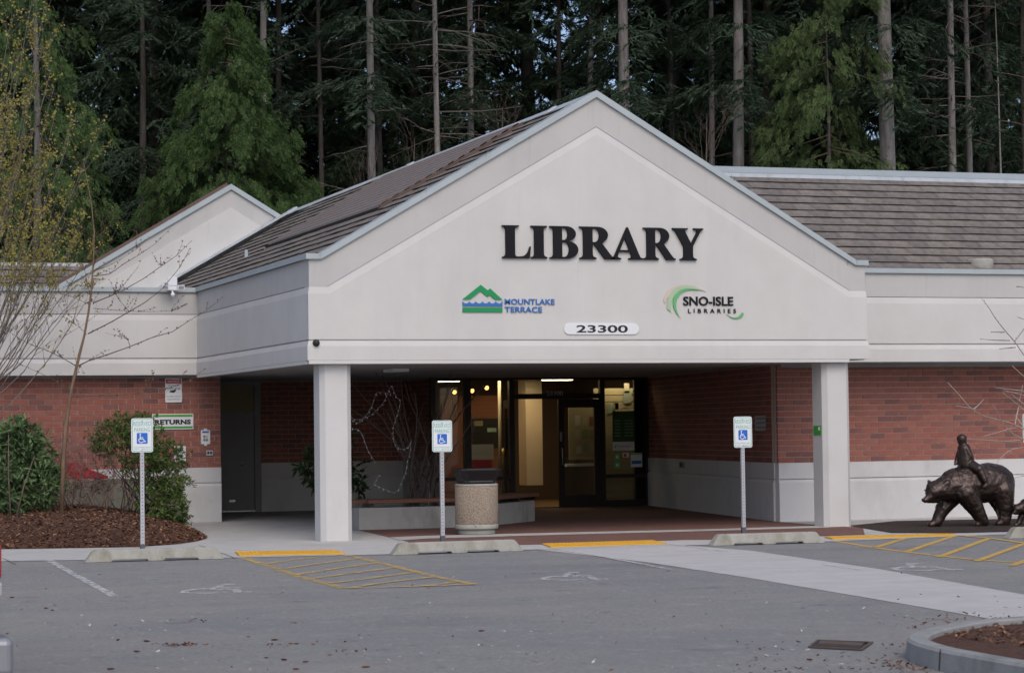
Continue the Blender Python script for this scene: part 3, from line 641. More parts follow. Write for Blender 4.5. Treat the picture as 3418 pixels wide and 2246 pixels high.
def text_mesh(name, s, ext, mat, bold=0., spacing=1.):
    cu = bpy.data.curves.new(name, 'FONT'); cu.body = s; cu.size = 1; cu.extrude = ext/2; cu.offset = bold; cu.resolution_u = 4; cu.space_character = spacing
    ob = bpy.data.objects.new(name, cu); COL.objects.link(ob); bpy.context.view_layer.update()
    me = bpy.data.meshes.new_from_object(ob.evaluated_get(bpy.context.evaluated_depsgraph_get())); me.name = name
    bpy.data.objects.remove(ob); bpy.data.curves.remove(cu); me.materials.clear(); me.materials.append(mat); return me
def stand(me, x0, x1, z0, z1, y, off=(0, 0, 0), z0r=None):
    """fit a flat x,y mesh into the box x0..x1, z0..z1 of a wall facing -Y; front at y"""
    n = len(me.vertices); co = np.empty(n*3, np.float32); me.vertices.foreach_get('co', co); co = co.reshape(-1, 3)
    lo, hi = co.min(0), co.max(0); out = np.empty_like(co)
    out[:, 0] = x0+(co[:, 0]-lo[0])/(hi[0]-lo[0])*(x1-x0)-off[0]
    out[:, 2] = z0+(co[:, 1]-lo[1])/(hi[1]-lo[1])*(z1-z0)-off[2]
    out[:, 1] = y+(hi[2]-co[:, 2])-off[1]
    me.vertices.foreach_set('co', out.ravel()); me.update(); return me
def wall_text(name, s, mat, x0, x1, z0, z1, y, parent, ext=.006, bold=0., spacing=1.):
    return link(name, stand(text_mesh(name, s, ext, mat, bold, spacing), x0, x1, z0, z1, y, wloc(parent)), parent)
def wall_shape(name, loops, mat, y, parent, ext=.006):
    """loops given directly in wall x,z"""
    me = glyph_mesh(name, loops, ext, mat); n = len(me.vertices); co = np.empty(n*3, np.float32); me.vertices.foreach_get('co', co); co = co.reshape(-1, 3)
    o = wloc(parent); out = np.stack([co[:, 0]-o[0], y+(co[:, 2].max()-co[:, 2])-o[1], co[:, 1]-o[2]], 1)
    me.vertices.foreach_set('co', np.ascontiguousarray(out, np.float32).ravel()); me.update(); return link(name, me, parent)
def rrect(x0, x1, z0, z1, r, n=5):
    return arc(x1-r, z1-r, r, r, 0, 90, n)+arc(x0+r, z1-r, r, r, 90, 180, n)+arc(x0+r, z0+r, r, r, 180, 270, n)+arc(x1-r, z0+r, r, r, 270, 360, n)
# serif capitals, cap height 1
def serif_stem(a, b, x0, x1):
    """left outline bits of a vertical stem a..b whose serifs reach x0..x1: returns top and bottom pieces"""
    return [(x0, 1), (x0, .962), (x0+(a-x0)*.55, .945), (a-.015, .915), (a, .86), (a, .14), (a-.015, .085), (x0+(a-x0)*.55, .055), (x0, .038), (x0, 0)]
GL = {}
GL['I'] = ([serif_stem(.11, .40, 0, .51)+[(.51, 0), (.51, .038), (.46, .055), (.415, .085), (.40, .14), (.40, .86), (.415, .915), (.46, .945), (.51, .962), (.51, 1)]], .51)
GL['L'] = ([serif_stem(.11, .40, 0, .51)+[(.86, 0), (.90, .36), (.865, .36), (.84, .27), (.79, .16), (.71, .085), (.60, .055), (.47, .05), (.415, .07), (.40, .12), (.40, .86), (.415, .915), (.46, .945), (.53, .962), (.53, 1)]], .90)
GL['B'] = ([serif_stem(.11, .38, 0, .5)+[(.48, 0)]+arc(.52, .275, .36, .275, -80, 70, 12)+[(.60, .545)]+arc(.50, .765, .31, .235, -62, 90, 12),
            [(.38, .945), (.45, .945)]+arc(.445, .76, .115, .185, 90, -90, 10)+[(.38, .575)], [(.38, .515), (.46, .515)]+arc(.455, .285, .145, .23, 90, -90, 10)+[(.38, .055)]], .88)
GL['R'] = ([serif_stem(.11, .38, 0, .5)+[(.49, 0), (.49, .038), (.44, .055), (.395, .085), (.38, .14), (.38, .46), (.42, .46), (.73, 0), (1.03, 0), (1.03, .038), (.97, .06), (.90, .14), (.66, .48)]+arc(.52, .745, .31, .255, -50, 90, 12),
            [(.38, .945), (.45, .945)]+arc(.445, .735, .135, .21, 90, -90, 10)+[(.38, .525)]], 1.03)
GL['A'] = ([[(.49, 1), (.53, 1), (.86, .17), (.90, .085), (.94, .05), (.99, .038), (.99, 0), (.54, 0), (.54, .038), (.60, .05), (.63, .075), (.63, .11), (.585, .235), (.255, .235), (.205, .12), (.205, .075), (.25, .05), (.31, .038), (.31, 0), (0, 0), (0, .038), (.06, .06), (.11, .13)],
            [(.275, .29), (.565, .29), (.425, .66)]], .99)
GL['Y'] = ([[(0, 1), (0, .962), (.05, .945), (.09, .90), (.35, .42), (.35, .14), (.335, .085), (.29, .055), (.23, .038), (.23, 0), (.76, 0), (.76, .038), (.70, .055), (.655, .085), (.64, .14), (.64, .44), (.87, .87), (.91, .93), (.98, .962), (.98, 1), (.66, 1), (.66, .962), (.73, .95), (.77, .92), (.76, .86), (.585, .52), (.40, .90), (.41, .945), (.49, .962), (.49, 1)]], .98)
a, b = at(1165.5, 599, Y=0), at(1633, 602, Y=0)
SG = empty('library_letters', (a.x, 0, 4.85), 'large charcoal serif letters spelling LIBRARY high on the gable', 'sign')
zb0 = 4.752; zt0 = 5.265
xs = [(1165.5, 1232), (1232, 1270), (1276, 1342), (1345, 1427), (1418, 1492), (1493, 1568), (1561, 1633)]
zl = at(1166, 600, Y=0).z; zh = at(1200, 524.5, Y=0).z
for ch, (p, q) in zip('LIBRARY', xs):
    loops, w = GL[ch]; X0, X1 = at(p, 560, Y=0).x, at(q, 560, Y=0).x; k = (X1-X0)/w
    wall_shape('letter', [[(X0+x*k, zl+y*(zh-zl)) for x, y in lp] for lp in loops], m_letter, -.045, SG, .04)
# mountain and lake emblem
def wpt(x, y, s, ox, oy): p = at((ox+x/s)/1.43613, (oy+y/s)/1.43613, Y=0); return (p.x, p.z)
e4 = lambda x, y: wpt(x, y, 6.611, 1520, 920)
SG = empty('town_emblem_sign', (*[at(1074, 726, Y=0).x, 0, 4.0],), 'green mountain and blue wave emblem with MOUNTLAKE TERRACE lettering', 'sign')
wall_shape('mountain', [[e4(*p) for p in ((155, 525), (552, 203), (707, 328), (760, 285), (1030, 530), (868, 530), (752, 430), (706, 472), (548, 342), (322, 522))]], m_green, -.02, SG, .02)
wv = []
for k in range(6):
    for j in range(7): t_ = j/7; wv.append(e4(155+146*(k+t_), 570+46*math.sin(math.pi*t_)**.7))
wv.append(e4(1032, 570))
wall_shape('wave', [[e4(155, 672)]+wv+[e4(1032, 680)]], m_blue, -.02, SG, .02)
wall_shape('ground_bar', [[e4(*p) for p in ((155, 705), (1032, 707), (1032, 808), (155, 806))]], m_green, -.02, SG, .02)
x0, z0 = e4(1085, 637); x1, z1 = e4(2182, 518); wall_text('lettering', 'MOUNTLAKE', m_blue, x0, x1, z0, z1, -.02, SG, .02, .016, 1.04)
x0, z0 = e4(1085, 812); x1, z1 = e4(1908, 690); wall_text('lettering', 'TERRACE', m_blue, x0, x1, z0, z1, -.02, SG, .02, .016, 1.04)
# library system sign with swoosh
e5 = lambda x, y: wpt(x, y, 7.0, 2180, 920)
SG = empty('library_system_sign', (at(1588, 730, Y=0).x, 0, 3.9), 'green and peach swoosh with dark SNO-ISLE LIBRARIES lettering', 'sign')
def crescent(outer, inner): return [[e5(*p) for p in outer+inner[::-1]]]
def bez(p0, p1, p2, p3, n=14):
    return [tuple((1-t)**3*a+3*(1-t)**2*t*b+3*(1-t)*t*t*c+t**3*d for a, b, c, d in zip(p0, p1, p2, p3)) for t in [i/n for i in range(n+1)]]
wall_shape('peach_swoosh', crescent(bez((232, 580), (330, 120), (880, 120), (1225, 380))+[], bez((275, 655), (420, 230), (860, 170), (1225, 382))), m_peach, -.012, SG, .008)
wall_shape('pale_swoosh', crescent(bez((318, 775), (290, 150), (830, 130), (1150, 360)), [(430, 870)]+bez((400, 850), (400, 240), (830, 240), (1150, 362))), m_lgreen2, -.016, SG, .008)
wall_shape('green_swoosh', crescent(bez((640, 1000), (300, 700), (420, 180), (1055, 325)), bez((640, 1002), (430, 760), (480, 230), (1055, 345))), m_lgreen1, -.022, SG, .008)
wall_shape('tail_swoosh', crescent(bez((1695, 885), (1850, 1090), (2120, 1010), (2108, 880))+[(2085, 862), (2050, 880)], bez((1695, 885), (1830, 1010), (1990, 1010), (2050, 882))), m_lgreen1, -.016, SG, .008)
x0, z0 = e5(700, 700); x1, z1 = e5(1862, 495); wall_text('lettering', 'SNO-ISLE', m_letter, x0, x1, z0, z1, -.02, SG, .018, .02)
x0, z0 = e5(812, 872); x1, z1 = e5(1930, 778); wall_text('lettering', 'LIBRARIES', m_letter, x0, x1, z0, z1, -.018, SG, .016, .006, 1.75)
# number plaque
a, b = at(1310, 777, Y=0), at(1484, 751, Y=0)
SG = empty('number_plaque', (a.x, 0, a.z), 'white rounded plaque reading 23300 below the gable lettering', 'sign')
wall_shape('plaque', [rrect(a.x, b.x, a.z, b.z, (b.z-a.z)/2-.001, 8)], m_signwhite, -.018, SG, .016)
p, q = at(1339, 773, Y=0), at(1458, 756, Y=0); wall_text('lettering', '23300', m_black, p.x, q.x, p.z, q.z, -.022, SG, .004, .02)
p, q = at(1272, 919, Y=11.9), at(1310, 908, Y=11.9)
SG = empty('door_number', (p.x, 11.9, p.z), 'small grey number 23300 on the dark bar above entrance door', 'sign')
wall_text('lettering', '23300', m_galv, p.x, q.x, p.z, q.z, 11.938, SG, .004)
# camera pod and flood light
c = at(735, 797, Y=-.022); e = empty('security_camera', (c.x, c.y, c.z), 'small black dome camera on lower left corner of the gable fascia', 'camera')
MB().lathe([(.055, -.0), (.055, .03), (.03, .05)], (0, 0, 0), 14).build('dome', m_black, e, raw=True); e.children[0].rotation_euler = (rad(90), 0, rad(-15))
c = at(400, 672, Y=8.6); e = empty('flood_light', (c.x, 8.7, c.z), 'white twin flood light with motion sensor on left wing parapet', 'flood light')
x, z = c.x, c.z
MB().box(x-.08, x+.08, 8.55, 8.68, z-.02, z+.06).build('junction_box', m_signwhite, e)
MB().box(x-.08, x+.09, 8.56, 8.60, z+.07, z+.23).build('solar_panel', m_signwhite, e)
for s in (-1, 1):
    h = MB().box(x+s*.15-.065, x+s*.15+.065, 8.48, 8.56, z-.02, z+.07).build('lamp_head', m_signwhite, e)
    MB().box(x+s*.15-.05, x+s*.15+.05, 8.472, 8.48, z-.005, z+.055).build('lens', m_grey, h)
MB().tube([(x, 8.6, z-.01), (x, 8.55, z-.07)], .02, 8).build('sensor_arm', m_signwhite, e); MB().ball((x, 8.53, z-.11), .042).build('sensor', m_signwhite, e)
# wall signs on the left wing (plane of the brick face)
YB = 9.035
def panel(name, x0, y0, x1, y1, label, mat, Yp, r=.015, th=.012, cat='sign'):
    a, b = at(x0, y1, Y=Yp), at(x1, y0, Y=Yp); e = empty(name, (a.x, Yp, a.z), label, cat)
    wall_shape('panel', [rrect(a.x, b.x, a.z, b.z, r, 4)], mat, Yp-th, e, th); return e, a, b
e, a, b = panel('notice_sign', 384, 879, 422, 935, 'white NOTICE surveillance sign with red header high on brick wall', m_signwhite, YB)
w, h = b.x-a.x, b.z-a.z; Z = lambda v: b.z-h*v; X = lambda u: a.x+w*u
wall_shape('red_header', [[(X(.04), Z(.22)), (X(.96), Z(.22)), (X(.96), Z(.04)), (X(.04), Z(.04))]], m_signred, YB-.015, e, .003)
wall_text('header_text', 'NOTICE', m_signwhite, X(.16), X(.84), Z(.175), Z(.085), YB-.018, e, .003, .005)
for s_, v0, v1, u0, u1 in (('ELECTRONIC', .34, .27, .18, .82), ('SURVEILLANCE', .435, .37, .08, .9), ('MAY BE IN USE ON', .79, .725, .08, .92), ('THESE PREMISES', .91, .845, .08, .9)):
    wall_text('line_text', s_, m_grey, X(u0), X(u1), Z(v0), Z(v1), YB-.015, e, .003)
wall_shape('camera_symbol', [[(X(u), Z(v)) for u, v in ((.24, .57), (.30, .52), (.60, .47), (.66, .50), (.60, .56), (.50, .60), (.30, .58))]], m_black, YB-.015, e, .003)
e, a, b = panel('returns_sign', 354, 961, 449, 998, 'white RETURNS banner with green bars on brick wall', m_signwhite, YB, .004)
w, h = b.x-a.x, b.z-a.z
for v0, v1 in ((.06, .19), (.81, .94)): wall_shape('green_bar', [[(X(.02), Z(v1)), (X(.98), Z(v1)), (X(.98), Z(v0)), (X(.02), Z(v0))]], m_signgreen, YB-.015, e, .003)
wall_text('lettering', 'RETURNS', m_black, X(.06), X(.94), Z(.69), Z(.37), YB-.015, e, .003, .055, 1.05)
e, a, b = panel('emblem_plate', 467, 999, 488, 1032, 'small white plate with petal emblem beside the grey door', m_signwhite, YB, .02)
w, h = b.x-a.x, b.z-a.z
for k in range(4):
    an = rad(45+90*k); cx, cz = a.x+w/2+.035*math.cos(an), a.z+h*.42+.045*math.sin(an); wall_shape('petal', [arc(cx, cz, .024, .03, 0, 360, 8)[:-1]], m_grey if k else m_peach, YB-.015, e, .003)
for z0, z1 in ((-.03, 0), (h, h+.03)): MB().box(a.x+w*.35, a.x+w*.65, YB-.012, YB, a.z+z0, a.z+z1).build('tab', m_signwhite, e)
wall_shape('blue_text_bar', [[(X(.15), Z(.2)), (X(.85), Z(.2)), (X(.85), Z(.08)), (X(.15), Z(.08))]], m_blue, YB-.015, e, .003)
e, a, b = panel('wall_outlet', 479, 1046, 494, 1058, 'grey double outlet plate low on the brick beside grey door', m_galv, YB, .004, .03, 'outlet')
w, h = b.x-a.x, b.z-a.z
for u in (.3, .72): wall_shape('socket', [arc(a.x+w*u, a.z+h/2, .022, .026, 0, 360, 10)[:-1]], m_black, YB-.034, e, .004)
e, a, b = panel('book_slot', 404, 1036, 431, 1073, 'white framed return slot half hidden by evergreen shrub', m_signwhite, YB, .004, .03, 'book slot')
w, h = b.x-a.x, b.z-a.z; wall_shape('slot_door', [[(X(.1), Z(.9)), (X(.72), Z(.9)), (X(.72), Z(.14)), (X(.1), Z(.14))]], m_galv, YB-.036, e, .006)
# plates near the right column
nrm = Vector((-1, 0))
c = at(1901, 1000, X=8.834); e = empty('green_notice', (8.834, c.y, c.z), 'small green sticker on the left face of the right column', 'sticker')
MB().box(8.824, 8.835, .22, .50, c.z-.075, c.z+.08).build('panel', m_signgreen, e); MB().box(8.822, 8.825, .25, .32, c.z+.0, c.z+.06).build('symbol', m_signwhite, e)
def onwall(y): return 9.15+(y-2.6)*(10.52-9.15)/(12-2.6)
p = at(1780, 985, X=9.3); yy = p.y; xx = onwall(yy)
e = empty('wall_notice', (xx, yy, p.z), 'small grey three-bar notice on the shaded brick wall of the entrance', 'sign')
MB().box(xx-.035, xx-.015, yy-.22, yy+.32, p.z-.12, p.z+.15).build('panel', m_galv, e)
for k in range(3): MB().box(xx-.039, xx-.034, yy-.16, yy+.26, p.z-.08+k*.08, p.z-.04+k*.08).build('bar', m_grey, e)
p = at(1573, 1080, X=9.9); yy = p.y; xx = onwall(yy)
e = empty('outlet_box', (xx, yy, p.z), 'dark outlet box on white base wall right of the entrance', 'outlet')
MB().box(xx-.09, xx-.03, yy-.1, yy+.1, p.z-.06, p.z+.06).build('cover', m_grey, e); MB().box(xx-.095, xx-.088, yy-.03, yy+.03, p.z-.04, p.z+.04).build('plug_face', m_black, e)

# ------------------------------------------------------------------ reserved parking signs
ISA_BLUE = 1
def isa_loops(cx, cz, s):
    """wheelchair figure in a unit square scaled by s"""
    P = lambda pts: [(cx+x*s, cz+y*s) for x, y in pts]
    head = P(arc(-.15, .36, .075, .075, 0, 360, 10)[:-1])
    body = P([(-.20, .27), (-.12, .27), (-.105, .10), (.12, .10), (.12, .03), (-.10, .03), (-.095, -.04), (.17, -.04), (.27, -.27), (.36, -.235), (.385, -.30), (.24, -.36), (.12, -.11), (-.18, -.11)])
    wheel = P(arc(-.06, -.17, .26, .26, 115, 335, 16)+arc(-.06, -.17, .19, .19, 335, 115, 16))
    return [head, body, wheel]
def parking_sign(x, y, zb_, zt_, label, extra=None, width=.315):
    e = empty('reserved_parking_sign', (x, y, 0), label, 'parking sign', 'reserved parking signs along the kerb')
    po = MB().box(x-.028, x+.028, y-.0, y+.05, -.05, zt_-.04).build('post', m_galv, e)
    hl = MB(); z = .06
    while z < zb_-.02: hl.box(x-.007, x+.007, y-.0015, y+.001, z-.007, z+.007); z += .0508
    tag(hl.build('post_holes', m_hole, po), kind='stuff')
    MB().box(x-.034, x+.034, y-.006, y+.056, 0, .11).build('anchor_sleeve', m_hole, po)
    w2 = width/2; H = zt_-zb_; yy = y-.004
    pn = wall_shape('plate', [rrect(x-w2, x+w2, zb_, zt_, .032)], m_signwhite, yy-.004, e, .004)
    r0 = rrect(x-w2+.012, x+w2-.012, zb_+.012, zt_-.012, .026); r1 = rrect(x-w2+.020, x+w2-.020, zb_+.020, zt_-.020, .021)
    wall_shape('border', [r0, r1], m_signmint, yy-.0055, pn, .0012)
    wall_text('lettering', 'RESERVED', m_signmint, x-w2+.028, x+w2-.028, zt_-.165*H-.03, zt_-.095*H, yy-.0055, pn, .0012, .0)
    wall_text('lettering', 'PARKING', m_signmint, x-w2+.042, x+w2-.042, zt_-.325*H-.035, zt_-.275*H, yy-.0055, pn, .0012, .0)
    s = .32*H; cz = zb_+.41*H
    wall_shape('blue_square', [rrect(x-s/2, x+s/2, cz-s/2, cz+s/2, .012, 3)], m_signblue, yy-.0055, pn, .0012)
    for lp in isa_loops(x-.004, cz, s): wall_shape('wheelchair_symbol', [lp], m_signwhite, yy-.0068, pn, .0012)
    lines = ['STATE DISABLED PARKING', 'PERMIT    REQUIRED']
    if extra: lines.append(extra)
    for k, s_ in enumerate(lines): wall_text('small_text', s_, m_signmint, x-w2+.032+.01*k, x+w2-.032-.01*k, zb_+.15*H-.055*k*H-.006, zb_+.15*H-.055*k*H+.007, yy-.0055, pn, .0012)
    for z in (zb_+.085*H, zt_-.075*H): MB().lathe([(.010, 0), (.010, .004), (.006, .007)], (0, 0, 0), 8).build('bolt', m_chrome, pn, raw=True); b = pn.children[-1]
    for b, z in zip([c for c in pn.children if c.name.startswith('bolt')], (zb_+.085*H, zt_-.075*H)): b.location = Vector((x, yy-.005, z))-wloc(e); b.rotation_euler = (rad(90), 0, 0)
    return e
parking_sign(-2.81, -1.3, 1.436, 1.928, 'reserved parking sign beside the RETURNS banner and mulch bed')
parking_sign(1.735, -1.3, 1.373, 1.847, 'reserved parking sign in front of the bench, left of rubbish bin')
parking_sign(6.705, -1.3, 1.365, 1.854, 'reserved parking sign just left of the right column', 'VAN ACCESSIBLE')
q = at(2396, 990, Y=-1.3); parking_sign(q.x, -1.3, 1.37, 1.85, 'reserved parking sign cut off at the right edge behind twigs')

# ------------------------------------------------------------------ wheel stops
def wheel_stop(p, q, label):
    p, q = Vector((*p, 0)), Vector((*q, 0)); c = (p+q)/2; L = (q-p).length; an = math.atan2(q.y-p.y, q.x-p.x); H = .165
    e = empty('wheel_stop', (c.x, c.y, 0), label, 'wheel stop', 'concrete wheel stops'); e.rotation_euler = (0, 0, an)
    h = L/2; pts = [(-h, 0), (-h*.62, 0), (-h*.60, .028), (-h*.12, .028), (-h*.10, 0), (h*.12, 0), (h*.14, .028), (h*.60, .028), (h*.62, 0), (h, 0), (h-.11, H-.015), (h-.14, H), (-h+.14, H), (-h+.11, H-.015)]
    n = len(pts); v = [(x, -(0)+.04*z/H, z) for x, z in pts]+[(x, .21-.04*z/H, z) for x, z in pts]
    mb = MB().add(v, [tuple(range(n)), tuple(range(2*n-1, n-1, -1))]+[(i, i+n, (i+1) % n+n, (i+1) % n) for i in range(n)])
    bevel(mb.build('concrete_block', m_stop, e, raw=True), .014, 2)
    for x in (-h*.72, h*.72): MB().lathe([(.016, H-.005), (.016, H+.006)], (x, .105, 0), 8).build('anchor_pin', m_iron, e, raw=True)
wheel_stop((-4.02, -3.80), (-2.14, -3.86), 'stained concrete wheel stop left of the yellow hatching')
wheel_stop((.10, -4.26), (2.03, -4.18), 'concrete wheel stop in front of rubbish bin')
wheel_stop((4.80, -4.38), (6.56, -4.44), 'concrete wheel stop right of the concrete crossing')
a = at(2347, 1252, Z=0); wheel_stop((a.x, a.y), (a.x+1.85, a.y-.02), 'concrete wheel stop cut off at the right edge below the cub')

# ------------------------------------------------------------------ rubbish bin
TX, TY = 3.0, .95
e = empty('rubbish_bin', (TX, TY, 0), 'round exposed-aggregate rubbish bin with flared black lid', 'rubbish bin')
MB().lathe([(.285, .012), (.30, .02), (.30, .09), (.285, .10)], (TX, TY, 0), 40).build('foot_ring', m_stop, e)
MB().lathe([(.30, .10), (.345, .105), (.350, .12), (.350, .165), (.343, .18)], (TX, TY, 0), 40).build('base_rim', m_stop, e)
MB().lathe([(.343, .178), (.348, .19), (.348, .785), (.343, .79)], (TX, TY, 0), 48).build('body', m_agg, e)
MB().lathe([(.343, .788), (.350, .795), (.350, .815), (.335, .828), (.2, .828)], (TX, TY, 0), 40).build('top_rim', m_stop, e)
ld_ = MB(); sec = []
for z, wx, wy in ((.828, .255, .24), (.86, .275, .26), (.875, .268, .25), (1.045, .338, .30), (1.075, .335, .30)):
    sec.append([(TX+sx*wx*(1 if abs(sx) == 1 else abs(sx)), TY+sy*wy, z) for sx, sy in ((-1, -.8), (-.85, -1), (.85, -1), (1, -.8), (1, .8), (.85, 1), (-.85, 1), (-1, .8))])
v = [p for s_ in sec for p in s_]; f = []
for i in range(len(sec)-1):
    for j in range(8): f.append((i*8+j, i*8+(j+1) % 8, (i+1)*8+(j+1) % 8, (i+1)*8+j))
v += [(TX+(p[0]-TX)*.9, TY+(p[1]-TY)*.9, 1.07) for p in sec[-1]]+[(TX+(p[0]-TX)*.7, TY+(p[1]-TY)*.7, .95) for p in sec[-1]]
for i in (4, 5):
    for j in range(8): f.append((i*8+j, i*8+(j+1) % 8, (i+1)*8+(j+1) % 8, (i+1)*8+j))
f.append(tuple(range(48, 56))); ld_.add(v, f); bevel(ld_.build('lid', m_lidblack, e), .012, 2)
tag(MB().lathe([(.022, 0), (.03, .075), (.028, .075)], (TX+.29, TY-.06, .83), 10).build('paper_cup', m_signwhite), 'crumpled white cup left on rim of the rubbish bin', 'cup')

# ------------------------------------------------------------------ bench on low wall
e = empty('planter_wall', (3.2, 4, 0), 'low stained concrete planter wall under the wooden bench', 'planter wall')
A_, B_, C_ = Vector((1.77, 3.68)), Vector((4.0, 3.72)), Vector((5.62, 5.55))
def run(p, q, t, z0, z1, nm, mat, parent, o=0.):
    d = (q-p).normalized(); nn = Vector((-d.y, d.x)); a, b, c_, d_ = p+nn*o, q+nn*o, q+nn*(o+t), p+nn*(o+t)
    return MB().prism_xy([(v.x, v.y) for v in (a, b, c_, d_)], z0, z1).build(nm, mat, parent)
bevel(run(A_, B_, .50, 0, .385, 'wall_block', m_planter, e), .012); bevel(run(B_+Vector((.0, .0)), C_, .50, 0, .384, 'wall_block', m_planter, e), .012)
bn = empty('bench', (3.2, 4, .38), 'long bent wooden bench mounted on the low concrete wall', 'bench')
d1v = (B_-A_).normalized(); d2v = (C_-B_).normalized()
for o in (-.03, .12, .27, .42):
    st = .16 if o < 0 else -.10
    n1 = Vector((-d1v.y, d1v.x)); n2 = Vector((-d2v.y, d2v.x))
    bevel(run(A_+d1v*st, B_+d1v*.0, .125, .455, .52, 'plank', m_wood, bn, o), .008); bevel(run(B_+d2v*.02, C_+d2v*.14, .125, .456, .521, 'plank', m_wood, bn, o), .008)
for p, d in ((A_, d1v), (A_+d1v*.9, d1v), (A_+d1v*1.75, d1v), (B_+d2v*.6, d2v), (B_+d2v*1.5, d2v), (B_+d2v*2.3, d2v)):
    p = p+d*.2; q = p+d*.07; run(p, q, .46, .39, .455, 'bracket', m_frame, bn, .02)

# ------------------------------------------------------------------ drain grate
cs = [Vector(p) for p in ((-.736, -18.80), (-.47, -19.19), (-.098, -18.655), (-.41, -18.29))]
e = empty('drain_grate', (cs[0].x, cs[0].y, 0), 'rusty rectangular storm drain grate in the asphalt', 'drain grate')
MB().prism_xy([(p.x, p.y) for p in cs], .003, .005).build('pit', m_black, e)
t = MB(); fr_ = MB()
u = (cs[3]-cs[0]); v_ = (cs[1]-cs[0])
for a, b in ((0, 1), (1, 2), (2, 3), (3, 0)):
    p, q = cs[a], cs[b]; c = sum(cs, Vector((0, 0)))/4; pi, qi = p+(c-p)*.10, q+(c-q)*.10
    fr_.prism_xy([(p.x, p.y), (q.x, q.y), (qi.x, qi.y), (pi.x, pi.y)], .006, .014)
fr_.build('frame', m_iron, e)
P = lambda s, t_: cs[0]+u*s+v_*t_
c0, c1 = P(.46, .08), P(.93, .92)
MB().prism_xy([(p.x, p.y) for p in (P(.55, .09), P(.92, .09), P(.92, .91), P(.55, .91))], .007, .012).build('solid_plate', m_iron, e)
for k in range(14):
    s0 = .09+k*.0595; p = [P(.09, s0), P(.55, s0+.03), P(.55, s0+.055), P(.09, s0+.025)]
    MB().prism_xy([(q.x, q.y) for q in p], .007, .012).build('bar', m_iron, e)

# ------------------------------------------------------------------ kerbed island, lower right
isl = [z13(2600, 1140), z13(2373, 1163), z13(2060, 1186), z13(1850, 1217), z13(1660, 1257), z13(1580, 1288), z13(1556, 1312), z13(1572, 1330), z13(1640, 1358), z13(1760, 1390), z13(1960, 1428), z13(2373, 1500), z13(2600, 1535)]
ip = [at(*p, Z=.15) for p in isl]
def smooth(P, n=5):
    out = []
    for i in range(len(P)-1):
        p0, p1, p2, p3 = P[max(i-1, 0)], P[i], P[i+1], P[min(i+2, len(P)-1)]
        for k in range(n):
            t = k/n; out.append(.5*((2*p1)+(p2-p0)*t+(2*p0-5*p1+4*p2-p3)*t*t+(3*p1-p0-3*p2+p3)*t**3))
    return out+[P[-1]]
path = [Vector((p.x, p.y)) for p in smooth(ip)]
far = [Vector((8, path[-1].y-.5)), Vector((8, path[0].y+.3))]
kb = MB(); prof = [(.012, 0), (0, .13), (-.02, .15), (-.14, .15), (-.155, .135), (-.155, .02)]
P3 = path[::-1]      # outward must be to the right of the run
sgn = 1
rows = []
for o_, z_ in prof: rows.append(offpath(path, o_))
cen = Vector((3, -19)); tst = offpath(path, .1)
if (tst[30]-cen).length < (path[30]-cen).length: rows = [offpath(path, -o_) for o_, z_ in prof]
for k in range(len(prof)-1):
    for i in range(len(path)-1):
        a, b, c, d = rows[k][i], rows[k][i+1], rows[k+1][i+1], rows[k+1][i]
        kb.add([(a.x, a.y, prof[k][1]), (b.x, b.y, prof[k][1]), (c.x, c.y, prof[k+1][1]), (d.x, d.y, prof[k+1][1])], [(0, 1, 2, 3)], 0, True)
struct('kerb', kb, m_kerb)
inner = rows[-2]
im = MB(); im.sheet([(p.x, p.y) for p in inner]+[(far[0].x, far[0].y), (far[1].x, far[1].y)], .105); struct('island_mulch', im, m_mulch)
k_ = at(*z13(1978, 1460), Z=.08)
t = MB()
j = min(range(len(path)), key=lambda i: (path[i]-Vector((k_.x, k_.y))).length)
d_ = (path[j+1]-path[j-1]).normalized(); n_ = (path[j]-rows[2][j]).normalized()
a = path[j]+n_*.016; t.add([(a.x-d_.x*.008, a.y-d_.y*.008, .003), (a.x+d_.x*.008, a.y+d_.y*.008, .003), (a.x+d_.x*.008-n_.x*.014, a.y+d_.y*.008-n_.y*.014, .15), (a.x-d_.x*.008-n_.x*.014, a.y-d_.y*.008-n_.y*.014, .15)], [(0, 1, 2, 3)])
struct('kerb_joint', t, m_black)
# wood chips on mulch beds, and litter on the asphalt
def chips(name, pts, mat, size, label, cat):
    n = len(pts); P = np.array(pts); L = RNG.uniform(.5, 1.5, n)*size; Wc = L*RNG.uniform(.25, .6, n); a = RNG.uniform(0, 2*np.pi, n); ti = RNG.uniform(-.5, .5, (n, 2))
    dx = np.stack([np.cos(a), np.sin(a), ti[:, 0]], 1)*L[:, None]/2; dy = np.stack([-np.sin(a), np.cos(a), ti[:, 1]], 1)*Wc[:, None]/2
    V = np.stack([P-dx-dy*.6, P+dx-dy, P+dx*.9+dy, P-dx+dy*.8], 1).reshape(-1, 3); F = np.arange(4*n).reshape(-1, 4)
    return tag(link(name, fastmesh(name, V, F, mat)), label, cat, kind='stuff')
pts = []
while len(pts) < 16000:
    x = random.uniform(-7.5, -.7); ey = edge_y(x); y = ey+(7-ey)*random.random()**1.4; pts.append((x, y, mound(x, y)+.02))
chips('wood_chips', pts, m_chip, .042, 'loose bark chips covering the left mulch bed', 'wood chips')
pts = []
xs_ = [p.x for p in inner]
for k in range(1800):
    p = random.choice(inner); q = Vector((random.uniform(.2, 5), random.uniform(-22, -17.1)))
    w = random.random(); r = p*(1-w)+q*w; pts.append((r.x, r.y, .118))
pts = [p for p in pts if p[0] > .1]
chips('wood_chips', pts, m_chip, .035, 'dark bark chips in the kerbed island', 'wood chips')
pts = []
